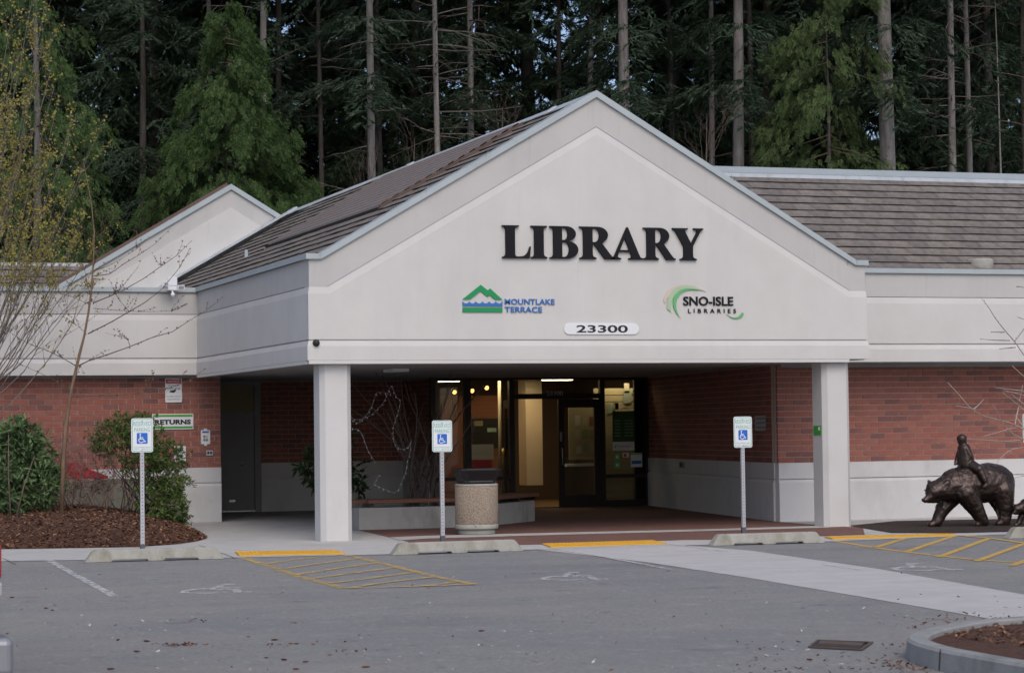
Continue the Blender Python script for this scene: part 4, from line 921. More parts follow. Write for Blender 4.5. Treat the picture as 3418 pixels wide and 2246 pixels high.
for k in range(420):     # needle litter swept against the kerb and in drifts
    u_ = random.random()
    if u_ < .45:
        i = random.randrange(35, len(path)-1); n_ = (path[i]-rows[2][i]).normalized(); r = path[i]+n_*abs(random.gauss(.05, .28)); pts.append((r.x, r.y, .006))
    elif u_ < .75:
        p = at(random.uniform(1700, 2250), random.uniform(1490, 1564), Z=0); pts.append((p.x, p.y, .006))
    else:
        p = at(random.uniform(0, 2380), random.uniform(1320, 1564), Z=0); pts.append((p.x, p.y, .006))
for cx, cy, rx, ry, nn_ in ((425, 1499, 55, 4, 70), (640, 1500, 40, 10, 14), (440, 1442, 40, 5, 16), (690, 1446, 40, 4, 10), (820, 1515, 50, 14, 14)):
    for k in range(nn_):
        p = at(cx+random.gauss(0, rx/2), cy+random.gauss(0, ry/2), Z=0); pts.append((p.x, p.y, .006))
sp2 = []
for k in range(260):
    p = at(random.uniform(0, 2380), 1310+250*random.random()**.8, Z=0); sp2.append((p.x, p.y, .006))
chips('paper_specks', sp2, M('pale_speck', (.5, .48, .44), .9, .2, 9), .022, 'tiny pale specks of debris dotted over the asphalt', 'debris')
chips('needle_litter', pts, m_leaflit, .03, 'brown conifer needles and scraps strewn over the asphalt', 'litter')
cone = MB(); prof = [(.004, -.05), (.018, -.035), (.023, -.01), (.021, .015), (.012, .04), (.003, .052)]
cone.lathe(prof, (0, 0, 0), 8); cone_me = cone.mesh('pine_cone', m_leaflit)
for k, (x, y) in enumerate(((274, 1488), (318, 1515), (341, 1491), (257, 1556), (577, 1481), (638, 1488), (676, 1497), (689, 1497), (728, 1498), (766, 1523), (619, 1530), (660, 1534), (710, 1539), (688, 1556), (539, 1551), (107, 1414), (122, 1419), (28, 1389), (106, 1369), (802, 1492), (850, 1551), (1420, 1558), (1882, 1534), (1119, 1467))):
    p = at(x, y, Z=0); o = link('pine_cone', cone_me, None, (p.x, p.y, .008)); o.rotation_euler = (rad(90), 0, rad(70)+random.gauss(0, .7)); s = random.uniform(.45, .85); o.scale = (s*.42, s*.42, s*.8)
    tag(o, 'small brown fallen cone lying on the grey asphalt', 'pine cone', 'fallen cones on the car park')
# painted wheelchair symbols, lying on the asphalt
def ground_isa(corn, label):
    lo, hi = corn; p = at(lo[0], hi[1], Z=0); q = at(hi[0], hi[1], Z=0); r = at(lo[0], lo[1], Z=0)
    w = (q-p).length; dx = (q-p).normalized(); cx = (at((lo[0]+hi[0])/2, hi[1], Z=0)+at((lo[0]+hi[0])/2, lo[1], Z=0))/2; hgt = 1.55
    dy = Vector((-dx.y, dx.x, 0)); e = empty('painted_wheelchair_symbol', (cx.x, cx.y, 0), label, 'road marking', 'painted wheelchair symbols')
    for lp in isa_loops(0, 0, 1.):
        me = glyph_mesh('stroke', [lp], .0, m_pwhite); n = len(me.vertices); co = np.empty(n*3, np.float32); me.vertices.foreach_get('co', co); co = co.reshape(-1, 3)
        out = np.outer(co[:, 0]*w/.72, np.array(dx))+np.outer(co[:, 1]*hgt/.85, np.array(dy)); out[:, 2] = .0052
        me.vertices.foreach_set('co', out.astype(np.float32).ravel()); me.update(); link('stroke', me, e)
ground_isa((z11(1300, 955), z11(1840, 1000)), 'worn white wheelchair symbol in the left parking bay')
ground_isa((z12(1390, 869), z12(1900, 912)), 'worn white wheelchair symbol in the middle bay left of crossing')
ground_isa((z13(1420, 805), z13(1950, 848)), 'faded white wheelchair symbol in the bay right of crossing')
#__PART3__
# ------------------------------------------------------------------ posters and papers behind the entrance glass
def poster(name, x0, y0, x1, y1, Yp, mat, label, cat, group=None, th=.004):
    a, b = at(x0, y1, Y=Yp), at(x1, y0, Y=Yp); e = empty(name, (a.x, Yp, a.z), label, cat, group)
    MB().box(a.x, b.x, Yp-th, Yp, a.z, b.z).build('sheet', mat, e); return e, a, b
e, a, b = poster('hours_poster', 1424, 955, 1474, 1026, 11.985, M('poster_green', (.035, .095, .03), .6, .05, 5), 'dark green opening hours poster on the right entrance window', 'poster')
for k in range(6):
    z = b.z-(b.z-a.z)*(.32+.1*k)
    for u0, u1 in ((.1, .34), (.55, .74), (.78, .92)): MB().box(a.x+(b.x-a.x)*u0, a.x+(b.x-a.x)*u1, 11.977, 11.981, z, z+.012).build('print_line', m_lgreen2, e)
e, a, b = poster('logo_sheet', 1424, 1026, 1474, 1047, 11.985, m_signwhite, 'white sheet with small swoosh logo under the green poster', 'poster')
wall_text('lettering', 'SNO-ISLE', m_grey, a.x+.12, b.x-.1, a.z+.07, a.z+.11, 11.978, e, .002); wall_shape('swoosh', [arc(a.x+.10, a.z+.085, .055, .05, 60, 240, 8)+arc(a.x+.11, a.z+.085, .045, .04, 240, 60, 8)], m_lgreen1, 11.978, e, .002)
for nm, c, m_, lb in (('window_sticker', (1428, 1053, 1441, 1070), m_lgreen1, 'upper small green sticker low on the right entrance window'), ('window_sticker', (1428, 1072, 1441, 1088), m_lgreen1, 'lower small green sticker low on the right entrance window'),
        ('window_sticker', (1447, 1052, 1462, 1063), m_signwhite, 'white sticker with red heart mark on right entrance window'), ('notice_sheet', (1466, 1052, 1492, 1085), m_signwhite, 'white notice with blue bar in corner of right entrance window')):
    e, a, b = poster(nm, *c, 11.985, m_, lb, 'sticker' if nm[0] == 'w' else 'notice')
    w, h = b.x-a.x, b.z-a.z
    if nm[0] == 'n': MB().box(a.x+.02, b.x-.02, 11.977, 11.981, a.z+h*.22, a.z+h*.45).build('blue_bar', m_blue, e); MB().box(a.x, b.x, 11.977, 11.981, b.z-h*.12, b.z-.005).build('green_bar', m_lgreen1, e)
    elif 'heart' in lb: MB().box(a.x+.03, a.x+.09, 11.977, 11.981, a.z+.02, b.z-.02).build('red_mark', m_signred, e)
    else: MB().box(a.x+w*.3, b.x-w*.3, 11.977, 11.981, a.z+h*.3, b.z-h*.3).build('white_mark', m_signwhite, e)
for k in range(16):      # leaflets on the slat board behind the right window
    x = 9.55+random.random()*1.0; z = 1.35+random.random()*1.1; w, h = random.uniform(.1, .2), random.uniform(.14, .28)
    o = MB().box(x, x+w, 12.495, 12.505+.001*k, z, z+h).build('leaflet', m_paper); tag(o, 'leaflet pinned to the slatted board behind the right entrance window', 'leaflet', 'leaflets on the slatted board')
for k in range(15):      # sheets seen through the closed door
    x = 9.35+(k % 5)*.17+random.uniform(-.02, .02); z = 1.15+(k//5)*.3+random.uniform(-.03, .03); w, h = random.uniform(.1, .15), random.uniform(.16, .24)
    o = MB().box(x, x+w, 13.39, 13.395, z, z+h).build('notice_sheet', m_paper); tag(o, 'paper pinned to the notice board seen through the closed glass door', 'paper', 'papers seen through the glass door')
tag(MB().box(9.2, 10.3, 13.4, 13.44, 1.0, 2.15).build('notice_board', m_slat), 'large tan notice board seen through the closed glass door', 'notice board')
tag(MB().box(9.0, 10.2, 13.0, 13.35, .86, .92).build('counter', m_signwhite), 'white counter edge seen through the closed glass door', 'counter')
e, a, b = poster('wall_picture', 1098, 972, 1163, 1042, 14.4, m_dark, 'dark framed picture behind the left entrance window', 'picture')
MB().box(a.x+.05, a.x+.25, 14.39, 14.396, a.z+.5, b.z-.05).build('print', m_slat, e); MB().box(a.x+.35, b.x-.1, 14.39, 14.396, a.z+.45, b.z-.3).build('print', m_lgreen2, e)
tag(MB().box(6.6, 7.9, 14.42, 14.6, 0, 2.45).build('orange_screen', m_orange), 'terracotta partition behind the left entrance window', 'partition')
e, a, b = poster('display_cloth', 1094, 1032, 1146, 1068, 12.9, m_lens, 'pale blue and white display behind the left entrance window', 'display', th=.03)
e, a, b = poster('display_cloth', 1094, 1068, 1142, 1108, 12.88, m_binred, 'red cloth display below the pale display in left entrance window', 'display', th=.03)
tag(MB().lathe([(.05, .75), (.09, .82), (.11, 1.0), (.08, 1.2), (.04, 1.28)], (7.55, 13.1, 0), 12).build('gold_ornament', M('gold', (.35, .22, .05), .4, .2, 8, metal=.5)), 'small golden ornament beside the red display', 'ornament')
t = MB(); t.tube([(7.29, 12.5, .0), (7.29, 12.5, 2.8)], .035, 8); tag(t.build('inner_post', m_beige), 'pale vertical post just left of the open entrance door', 'post')

# ------------------------------------------------------------------ bronze statues
def blob(name, parts, mat, voxel, smooth_it=6, parent=None, disp=0.):
    """continuous body: tapered capsules (p, q, r0, r1[, flatten y]) merged by a voxel remesh"""
    mb = MB()
    for pa in parts:
        p, q, r0, r1 = Vector(pa[0]), Vector(pa[1]), pa[2], pa[3]; fy = pa[4] if len(pa) > 4 else 1.
        d = q-p; n = 10; vs = []; k = 7
        if d.length < 1e-6: d = Vector((0, 0, 1e-4)); q = p+d
        dn = d.normalized(); a = dn.cross(Vector((0, 1, 0)))
        if a.length < .1: a = dn.cross(Vector((1, 0, 0)))
        a.normalize(); b = dn.cross(a); rings = []
        for i in range(k+1):
            th = math.pi/2*(1-i/k); rings.append((p-dn*r0*math.sin(th), r0*math.cos(th)+1e-4))
        for i in range(k+1):
            th = math.pi/2*i/k; rings.append((q+dn*r1*math.sin(th), r1*math.cos(th)+1e-4))
        for c, r in rings:
            for j in range(12):
                t = 2*math.pi*j/12; o = a*math.cos(t)*r+b*math.sin(t)*r; vs.append(c+Vector((o.x, o.y*fy, o.z)))
        fs = [(i*12+j, i*12+(j+1) % 12, (i+1)*12+(j+1) % 12, (i+1)*12+j) for i in range(len(rings)-1) for j in range(12)]
        fs += [tuple(range(11, -1, -1)), tuple((len(rings)-1)*12+j for j in range(12))]
        mb.add(vs, fs)
    me = mb.mesh(name, mat); ob = bpy.data.objects.new(name, me); COL.objects.link(ob)
    md = ob.modifiers.new('r', 'REMESH'); md.mode = 'VOXEL'; md.voxel_size = voxel; md.use_smooth_shade = True
    sm = ob.modifiers.new('s', 'SMOOTH'); sm.iterations = smooth_it; sm.factor = .5
    if disp:
        tx = bpy.data.textures.new(name+'_relief', 'CLOUDS'); tx.noise_scale = .07; tx.noise_depth = 3
        dm = ob.modifiers.new('d', 'DISPLACE'); dm.texture = tx; dm.strength = disp; dm.mid_level = .5
    bpy.context.view_layer.update()
    m2 = bpy.data.meshes.new_from_object(ob.evaluated_get(bpy.context.evaluated_depsgraph_get())); m2.name = name
    bpy.data.objects.remove(ob); m2.materials.clear(); m2.materials.append(mat)
    return link(name, m2, parent)
def bear_parts(s=1., pose=0):
    P = [((1.38, 0, .70), (1.24, 0, .735), .330, .315, .95), ((1.24, 0, .71), (.82, 0, .69), .325, .315, .95), ((.82, 0, .69), (.64, 0, .69), .315, .285, .92), ((.64, 0, .69), (.40, -.02, .635), .255, .20, .92),
         ((.34, -.03, .62), (.22, -.04, .595), .175, .150, 1.), ((.21, -.05, .555), (.075, -.07, .475), .112, .062, .95), ((.075, -.07, .475), (.03, -.075, .455), .060, .042, 1.), ((.10, -.06, .445), (.24, -.05, .485), .045, .09, .9),
         ((.385, -.165, .715), (.40, -.175, .735), .055, .046, .6), ((.215, .07, .715), (.20, .085, .745), .05, .042, .6), ((.17, -.03, .665), (.25, -.03, .70), .085, .085, 1.),
         ((.66, .13, .52), (.47, .14, .30), .175, .125), ((.47, .14, .30), (.36, .14, .09), .118, .092), ((.36, .14, .085), (.25, .14, .045), .088, .058),
         ((.74, -.15, .56), (.90, -.17, .32), .195, .145), ((.90, -.17, .32), (1.04, -.17, .09), .138, .098), ((1.04, -.17, .085), (.94, -.17, .045), .092, .06),
         ((1.42, -.15, .58), (1.46, -.17, .32), .21, .150), ((1.46, -.17, .32), (1.44, -.17, .09), .140, .105), ((1.44, -.17, .085), (1.33, -.17, .045), .096, .06),
         ((1.45, .14, .55), (1.56, .14, .32), .195, .13), ((1.56, .14, .32), (1.62, .14, .09), .12, .09), ((1.62, .14, .085), (1.53, .14, .045), .084, .055),
         ((1.66, 0, .80), (1.70, 0, .74), .06, .045)]
    return [(tuple(c*s for c in p[0]), tuple(c*s for c in p[1]), p[2]*s, p[3]*s)+tuple(p[4:]) for p in P]
q = at(2141, 1160, Y=-1.0)
BX, BY = q.x, -1.0
e = empty('bear_statue', (BX+.85, BY, 0), 'large bronze walking bear statue carrying a seated child', 'statue')
o = blob('bear_body', bear_parts(), m_bronze, .016, 4, None, .022); o.location = (0, 0, 0); o.parent = e; o.location = (-.85, 0, 0)
for sx, sy in ((.165, -.115), (.10, .035)):
    MB().ball((sx-.85, sy*1.35, .615), .014, 6).build('eye', m_black, o, raw=True); o.children[-1].location = (.85, 0, 0)
MB().ball((-.85-.005, -.075, .462), .03, 6).build('nose', m_black, o, raw=True); o.children[-1].location = (.85, 0, 0)
rider = [((.85, 0, 1.03), (.835, 0, 1.14), .108, .098, 1.15), ((.835, 0, 1.14), (.81, 0, 1.28), .094, .080, 1.2), ((.80, 0, 1.29), (.788, 0, 1.36), .036, .034), ((.782, 0, 1.40), (.775, 0, 1.445), .058, .066),
         ((.742, 0, 1.395), (.735, 0, 1.40), .036, .032), ((.712, 0, 1.415), (.708, 0, 1.412), .012, .012), ((.78, -.066, 1.415), (.785, -.070, 1.43), .014, .012), ((.78, .066, 1.415), (.785, .070, 1.43), .014, .012),
         ((.82, -.09, 1.275), (.86, -.125, 1.17), .038, .032), ((.86, -.125, 1.17), (.80, -.11, 1.07), .031, .026), ((.80, -.11, 1.07), (.775, -.10, 1.045), .026, .02),
         ((.80, .09, 1.275), (.76, .12, 1.16), .038, .032), ((.76, .12, 1.16), (.71, .09, 1.06), .031, .026), ((.71, .09, 1.06), (.69, .08, 1.035), .026, .02),
         ((.87, -.08, 1.03), (.93, -.27, .95), .070, .056), ((.93, -.27, .95), (1.0, -.335, .76), .052, .036), ((1.0, -.335, .76), (1.02, -.34, .69), .034, .03), ((1.02, -.34, .685), (.96, -.36, .665), .032, .022),
         ((.87, .08, 1.03), (.90, .27, .95), .070, .056), ((.90, .27, .95), (.95, .335, .76), .052, .036), ((.95, .335, .76), (.97, .34, .69), .034, .03), ((.97, .34, .685), (.91, .36, .665), .032, .022)]
rider = [(p[0], p[1], p[2]*1.3, p[3]*1.3)+tuple(p[4:]) for p in rider]
o = blob('rider', rider, m_bronze, .0095, 3, None, .006); o.parent = e; o.location = (-.85, 0, 0); tag(o, 'seated bronze child riding the bear, hands on its back')
hr = blob('rider_cap', [((.785, 0, 1.44), (.79, 0, 1.452), .070, .067), ((.83, 0, 1.40), (.825, 0, 1.43), .04, .04)], m_bronze, .01, 3); hr.parent = o; hr.location = (0, 0, 0)
q = at(2352, 1170, Y=-1.35)
e = empty('cub_statue', (q.x+.4, -1.35, 0), 'small bronze bear cub statue cut off at the right edge', 'statue')
o = blob('cub_body', bear_parts(.48), m_bronze, .014, 3, None, .012); o.parent = e; o.location = (-.42, 0, 0)

# ------------------------------------------------------------------ red bin behind the low wall
a = at(148, 1100, Y=8.2)
e = empty('red_bin', (a.x+.6, 8.2, 0), 'red sloping-topped bin half hidden behind the low wall and twigs', 'bin')
MB().prism_xz([(a.x, 0), (a.x+.78, 0), (a.x+.78, .93), (a.x+.35, 1.10), (a.x+.22, 1.18), (a.x+.06, 1.18), (a.x, 1.1)], 8.0, 8.6).build('body', m_binred, e)
MB().box(a.x+.3, a.x+.6, 7.98, 8.0, .55, .75).build('label_plate', m_signwhite, e)

# ------------------------------------------------------------------ parked car at the left edge (rear right corner in view)
q = at(8, 1365, Y=-21.2)
CXr, CYr = q.x, -21.1
e = empty('parked_car', (CXr-.85, CYr+2, 0), 'silver car cut off at the left edge, rear corner showing', 'car')
secs = []      # y from rear bumper forward; (y, half width, z bottom, z belt, z roof, roof half width)
for y, hw, zb_, zl_, zt_, rw_ in ((0, .74, .30, .92, 1.00, .62), (.10, .82, .26, .96, 1.06, .66), (.35, .86, .22, 1.00, 1.28, .62), (.8, .88, .2, 1.00, 1.45, .58), (1.6, .89, .2, .99, 1.50, .58), (2.5, .89, .2, .97, 1.44, .57), (3.1, .88, .2, .95, 1.08, .66), (3.9, .85, .22, .90, .93, .70), (4.35, .72, .28, .70, .74, .6)):
    c = CXr-.91; secs.append([(c-hw*.93, CYr+y, zb_), (c-hw, CYr+y, (zb_+zl_)/2), (c-hw*.97, CYr+y, zl_), (c-rw_, CYr+y, zt_), (c+rw_, CYr+y, zt_), (c+hw*.97, CYr+y, zl_), (c+hw, CYr+y, (zb_+zl_)/2), (c+hw*.93, CYr+y, zb_)])
v = [p for s_ in secs for p in s_]; f = []
for i in range(len(secs)-1):
    for j in range(8): f.append((i*8+j, (i+1)*8+j, (i+1)*8+(j+1) % 8, i*8+(j+1) % 8))
f += [tuple(range(7, -1, -1)), tuple((len(secs)-1)*8+j for j in range(8))]
bevel(MB().add(v, f, 0, True).build('body', m_carsilver, e), .03, 3)
bevel(MB().box(CXr-1.87, CXr+.055, CYr-.13, CYr+.25, .30, .53).build('bumper', m_carsilver, e), .04, 3)
for sx in (CXr-.16, CXr-1.82): bevel(MB().box(sx, sx+.16, CYr-.035, CYr+.2, .86, 1.08).build('tail_light', m_tail, e), .03, 3); 
bevel(MB().box(CXr-.14, CXr+.005, CYr-.03, CYr+.1, .76, .855).build('reversing_lens', m_lens, e), .02, 2)
for y in (.85, 3.4):
    for s in (-1, 1):
        cx = CXr-.91+s*.78; wv_ = MB()
        for k in range(20): pass
        wv_.lathe([(.20, -.09), (.31, -.09), (.325, -.06), (.325, .06), (.31, .09), (.20, .09)], (0, 0, 0), 24); w_ = wv_.build('wheel', m_rubber, e, raw=True)
        w_.location = Vector((cx, CYr+y, .325))-wloc(e); w_.rotation_euler = (0, rad(90), 0)
        r_ = MB().lathe([(.20, -.07), (.20, .07)], (0, 0, 0), 16).build('rim', m_chrome, w_, raw=True)
MB().add([(CXr-1.4, CYr+.32, 1.04), (CXr-.32, CYr+.32, 1.04), (CXr-.38, CYr+.72, 1.40), (CXr-1.34, CYr+.72, 1.40)], [(0, 1, 2, 3)]).build('rear_window', m_black, e)
MB().tube([(CXr-.35, CYr-.12, .27), (CXr-.35, CYr+.4, .27)], .035, 8).build('exhaust', m_chrome, e)

# ------------------------------------------------------------------ plants
def tris(C, D, S, L, Wd_):
    """diamond leaves: centre base C, unit dir D, unit side S, length L, width W -> two triangles folded"""
    n = len(C); tip = C+D*L[:, None]; mid = C+D*(L*.5)[:, None]
    l = mid-S*(Wd_/2)[:, None]; r = mid+S*(Wd_/2)[:, None]
    V = np.stack([C, l, tip, r], 1).reshape(-1, 3); F = np.arange(4*n).reshape(-1, 4); return V, F
def unit(a): return a/np.maximum(np.linalg.norm(a, axis=1, keepdims=True), 1e-9)
def leaf_bush(centers, radii, nclu, nleaf, L, W, droop=0., up=.3, shell=.55, seed=1):
    """leaf rosettes at random places of several ellipsoid lobes"""
    rg = np.random.default_rng(seed); Vs = []; cl = []
    for c, r, k in zip(centers, radii, nclu):
        d = unit(rg.normal(size=(k, 3))); t = shell+(1-shell)*rg.random(k)**.6; t *= 1+.12*rg.normal(size=k)
        cl.append((np.array(c)+d*np.array(r)*t[:, None], d))
    P = np.concatenate([a for a, b in cl]); N = np.concatenate([b for a, b in cl]); n = len(P)
    P = np.repeat(P, nleaf, 0); N = np.repeat(N, nleaf, 0); m_ = len(P)
    D = unit(N*.55+np.array([0, 0, up])+unit(rg.normal(size=(m_, 3)))*.95-np.array([0, 0, droop])); S = unit(np.cross(D, unit(rg.normal(size=(m_, 3))+np.array([0, 0, 1.2]))))
    return tris(P+unit(rg.normal(size=(m_, 3)))*L*.25, D, S, L*rg.uniform(.6, 1.25, m_), W*rg.uniform(.7, 1.2, m_))
def stems(mb, base, tips, r0, r1, n=5, wob=.1, seg=5):
    for b, t_ in zip(base, tips):
        b, t_ = Vector(b), Vector(t_); P = []
        for i in range(seg+1):
            u = i/seg; p = b.lerp(t_, u); w = wob*math.sin(math.pi*u); p = p+Vector((random.gauss(0, w), random.gauss(0, w), random.gauss(0, w*.4)))*.5; P.append(p)
        mb.tube(P, [r0+(r1-r0)*i/seg for i in range(seg+1)], n)
def twigs(mb, p, d, L, r, depth, spread=.6, n=4, up=.1, kids=(2, 4), buds=None):
    d = d.normalized(); P = [p]; k = 4; q = p
    for i in range(k):
        d = (d+Vector((random.gauss(0, .10), random.gauss(0, .10), random.gauss(up*.3, .08)))).normalized(); q = q+d*(L/k); P.append(q)
    mb.tube(P, [r*(1-.18*i) for i in range(k+1)], n)
    if buds is not None:
        for i in range(1, k+1):
            for _ in range(2): buds.append(P[i-1].lerp(P[i], random.random())+Vector((random.gauss(0, .006),)*3))
    if depth > 0:
        for _ in range(random.randint(*kids)):
            i = random.randint(1, k-1); a = P[i].lerp(P[i+1], random.random()); nd = (d+Vector((random.gauss(0, spread), random.gauss(0, spread), random.gauss(up, spread*.6))))
            twigs(mb, a, nd, L*random.uniform(.4, .65), r*.5, depth-1, spread, n, up, kids, buds)
# rhododendron, far left
def gnd(x, y, Yp): p = at(x, y, Y=Yp); return p
c = at(45, 1075, Y=4.6); e = empty('rhododendron', (c.x, 4.6, mound(c.x, 4.6)), 'dense rhododendron with long glossy leaves at the left edge', 'shrub')
V, F = leaf_bush([(c.x, 4.6, 1.2), (c.x-.35, 4.3, .8), (c.x+.34, 4.4, .9), (c.x-.05, 4.5, 1.6), (c.x-.6, 4.6, 1.45)], [(.55, .5, .55), (.5, .45, .5), (.35, .4, .45), (.38, .4, .36), (.4, .4, .4)], [230, 170, 130, 150, 120], 9, .155, .045, .1, .25, .5, 3)
link('foliage', fastmesh('foliage', V-np.array(e.location), F, m_rhodo), e)
mb = MB(); B = e.location; stems(mb, [(B.x+random.gauss(0, .15), B.y+random.gauss(0, .1), B.z-.05) for _ in range(8)], [(B.x+random.gauss(0, .4), B.y+random.gauss(0, .3), 1.2) for _ in range(8)], .022, .008)
for a_, b_ in (((25, 1200), (20, 1010)), ((36, 1200), (80, 1060))):
    p = at(*a_, Y=3.4); q = at(*b_, Y=3.6); mb.tube([(p.x, p.y, mound(p.x, p.y)-.05), ((p.x+q.x)/2-.02, p.y+.1, (p.z+q.z)/2), tuple(q)], [.018, .014, .008], 6)
mb.build('stems', m_twigdark, e)
# evergreen shrub beside the low wall
c = at(330, 1100, Y=5.2); e = empty('evergreen_shrub', (c.x, 5.2, mound(c.x, 5.2)), 'loose dark evergreen shrub below the RETURNS banner', 'shrub')
lob = [((260, 1010), .40, .26, 90), ((320, 1005), .45, .34, 130), ((385, 1060), .38, .30, 130), ((405, 1120), .30, .30, 120), ((360, 1150), .40, .34, 130), ((330, 1070), .5, .32, 150), ((280, 985), .2, .2, 30), ((405, 1180), .26, .28, 90), ((375, 1205), .26, .2, 60), ((425, 1205), .12, .12, 18), ((240, 1040), .22, .2, 40), ((325, 975), .14, .12, 22)]
cen = []; rd = []; nk = []
for (x, y), rx, rz, k in lob: p = at(x, y, Y=5.0+random.uniform(-.3, .3)); cen.append(tuple(p)); rd.append((rx, .32, rz)); nk.append(int(k*1.15))
V, F = leaf_bush(cen, rd, nk, 9, .085, .026, .25, .1, .35, 5)
link('foliage', fastmesh('foliage', V-np.array(e.location), F, m_shrub), e)
mb = MB(); B = e.location
for p in cen:
    for _ in range(3): stems(mb, [(B.x+random.gauss(.0, .2), B.y+random.gauss(0, .1), B.z-.03)], [tuple(Vector(p)+Vector((random.gauss(0, .15), random.gauss(0, .1), random.gauss(0, .1))))], .016, .004, 5, .16)
mb.build('stems', m_twigdark, e)
# reddish bare thicket between them
c = at(190, 1120, Y=5.6); e = empty('twiggy_shrub', (c.x, 5.6, mound(c.x, 5.6)), 'bare reddish twiggy shrub in front of the low wall', 'shrub')
mb = MB()
for k in range(34):
    b = Vector((c.x+random.gauss(.05, .45), 5.5+random.gauss(0, .3), mound(c.x, 5.5)-.03))
    twigs(mb, b, Vector((random.gauss(0, .45), random.gauss(0, .3), 1)), random.uniform(.7, 1.15), .010, 2, .75, 4, .0, (4, 6))
mb.build('twigs', m_twigred, e)
V, F = leaf_bush([(c.x, 5.5, .95), (c.x+.4, 5.5, .8), (c.x-.3, 5.5, .8)], [(.5, .3, .3)]*3, [60, 40, 40], 4, .035, .02, .2, 0, .1, 9)
link('dry_leaves', fastmesh('dry_leaves', V-np.array(e.location), F, m_leaflit), e)
# slender bare tree, left
YT = 3.9
tp = [(143, 1168), (147, 1080), (152, 1000), (163, 920), (174, 870), (186, 818), (196, 780), (205, 730), (212, 680), (217, 610), (219, 540), (212, 470), (203, 425), (195, 380)]
tr = [.040, .036, .034, .030, .027, .024, .021, .019, .017, .014, .011, .009, .006, .003]
pts = [at(x, y, Y=YT) for x, y in tp]; pts[0].z = mound(pts[0].x, YT)-.05
e = empty('slender_tree', (pts[0].x, YT, pts[0].z), 'slender bare young tree leaning right in front of left wing', 'tree')
MB().tube(pts, tr, 8).build('trunk', m_trunkbr, e)
mb = MB(); bud = []
def D4(x, y): return x/2.994, 522.2+y/2.994
def D1(x, y): return x/2.994, y/2.994
brs = [([(540, 985), (620, 945), (760, 900), (900, 850), (1060, 785), (1200, 745), (1330, 660), (1440, 595), (1558, 497)], .012), ([(612, 760), (760, 685), (900, 605), (1010, 540), (1120, 455), (1200, 360), (1250, 300), (1322, 165)], .011),
       ([(648, 545), (760, 500), (860, 455), (1000, 375), (1120, 290), (1230, 215), (1338, 108)], .010), ([(655, 358), (760, 345), (860, 275), (960, 215), (1080, 135), (1188, 25)], .008), ([(660, 320), (760, 285), (850, 235), (950, 170), (1040, 80)], .005),
       ([(648, 582), (740, 590), (860, 598), (960, 605), (1080, 578), (1095, 575)], .005), ([(900, 605), (840, 535), (800, 480), (760, 375)], .005), ([(960, 605), (1080, 605), (1190, 600), (1275, 568)], .004),
       ([(535, 985), (440, 930), (330, 875), (240, 845), (130, 790), (60, 740)], .008), ([(605, 765), (560, 720), (520, 690), (480, 670)], .005), ([(905, 845), (890, 800), (855, 775), (790, 768), (730, 750)], .005),
       ([(640, 530), (610, 420), (590, 320), (545, 260), (480, 200)], .006), ([(640, 110), (690, 70), (760, 10), (800, -60)], .005), ([(630, 110), (570, 60), (490, 0), (450, -40)], .005), ([(650, 300), (700, 120), (710, 0), (720, -80)], .006),
       ([(560, 970), (490, 1165), (380, 1080), (250, 1020), (100, 950), (40, 930)], .006), ([(500, 1195), (620, 1190), (780, 1188), (960, 1175), (1150, 1140), (1240, 1115), (1330, 1075), (1430, 1000)], .009), ([(960, 1175), (1010, 1140), (1060, 1080), (1080, 1000)], .005),
       ([(820, 470), (880, 395), (950, 310), (985, 245)], .004), ([(1120, 285), (1115, 245)], .003), ([(420, 480), (500, 500), (600, 545), (640, 550)], .005)]
for pl_, r in brs:
    dy = random.uniform(-.5, .4); P = [at(*D4(x, y), Y=YT+dy*i/len(pl_)) for i, (x, y) in enumerate(pl_)]
    mb.tube(P, [r*(1-.75*i/(len(P)-1)) for i in range(len(P))], 5)
    for a_, b_ in zip(P, P[1:]):
        for _ in range(max(1, int((b_-a_).length/.06))): bud.append(a_.lerp(b_, random.random()))
    for _ in range(3):
        i = random.randint(0, max(0, len(P)-2)); dd = (P[i+1]-P[i]).normalized(); twigs(mb, P[i], dd+Vector((random.gauss(0, .4), random.gauss(0, .4), random.gauss(.5, .4))), random.uniform(.15, .4), .003, 0, .5, 4, .1, (1, 2), bud)
mb.build('branches', m_twigdark, e)
def bud_mesh(bud, size, mat, parent, nm='buds'):
    B = np.array([tuple(b) for b in bud]); n = len(B); D = unit(RNG.normal(size=(n, 3))); S = unit(np.cross(D, RNG.normal(size=(n, 3)))); L = RNG.uniform(.5, 1.4, n)*size
    V, F = tris(B, D, S, L, L*.7); S2 = unit(np.cross(D, S)); V2, F2 = tris(B, D, S2, L, L*.7)
    V = np.concatenate([V, V2])-np.array(wloc(parent)); F = np.concatenate([F, F2+len(F)*4]); return tag(link(nm, fastmesh(nm, V, F, mat), parent), kind='stuff')
bud_mesh(bud, .03, m_bud, e)
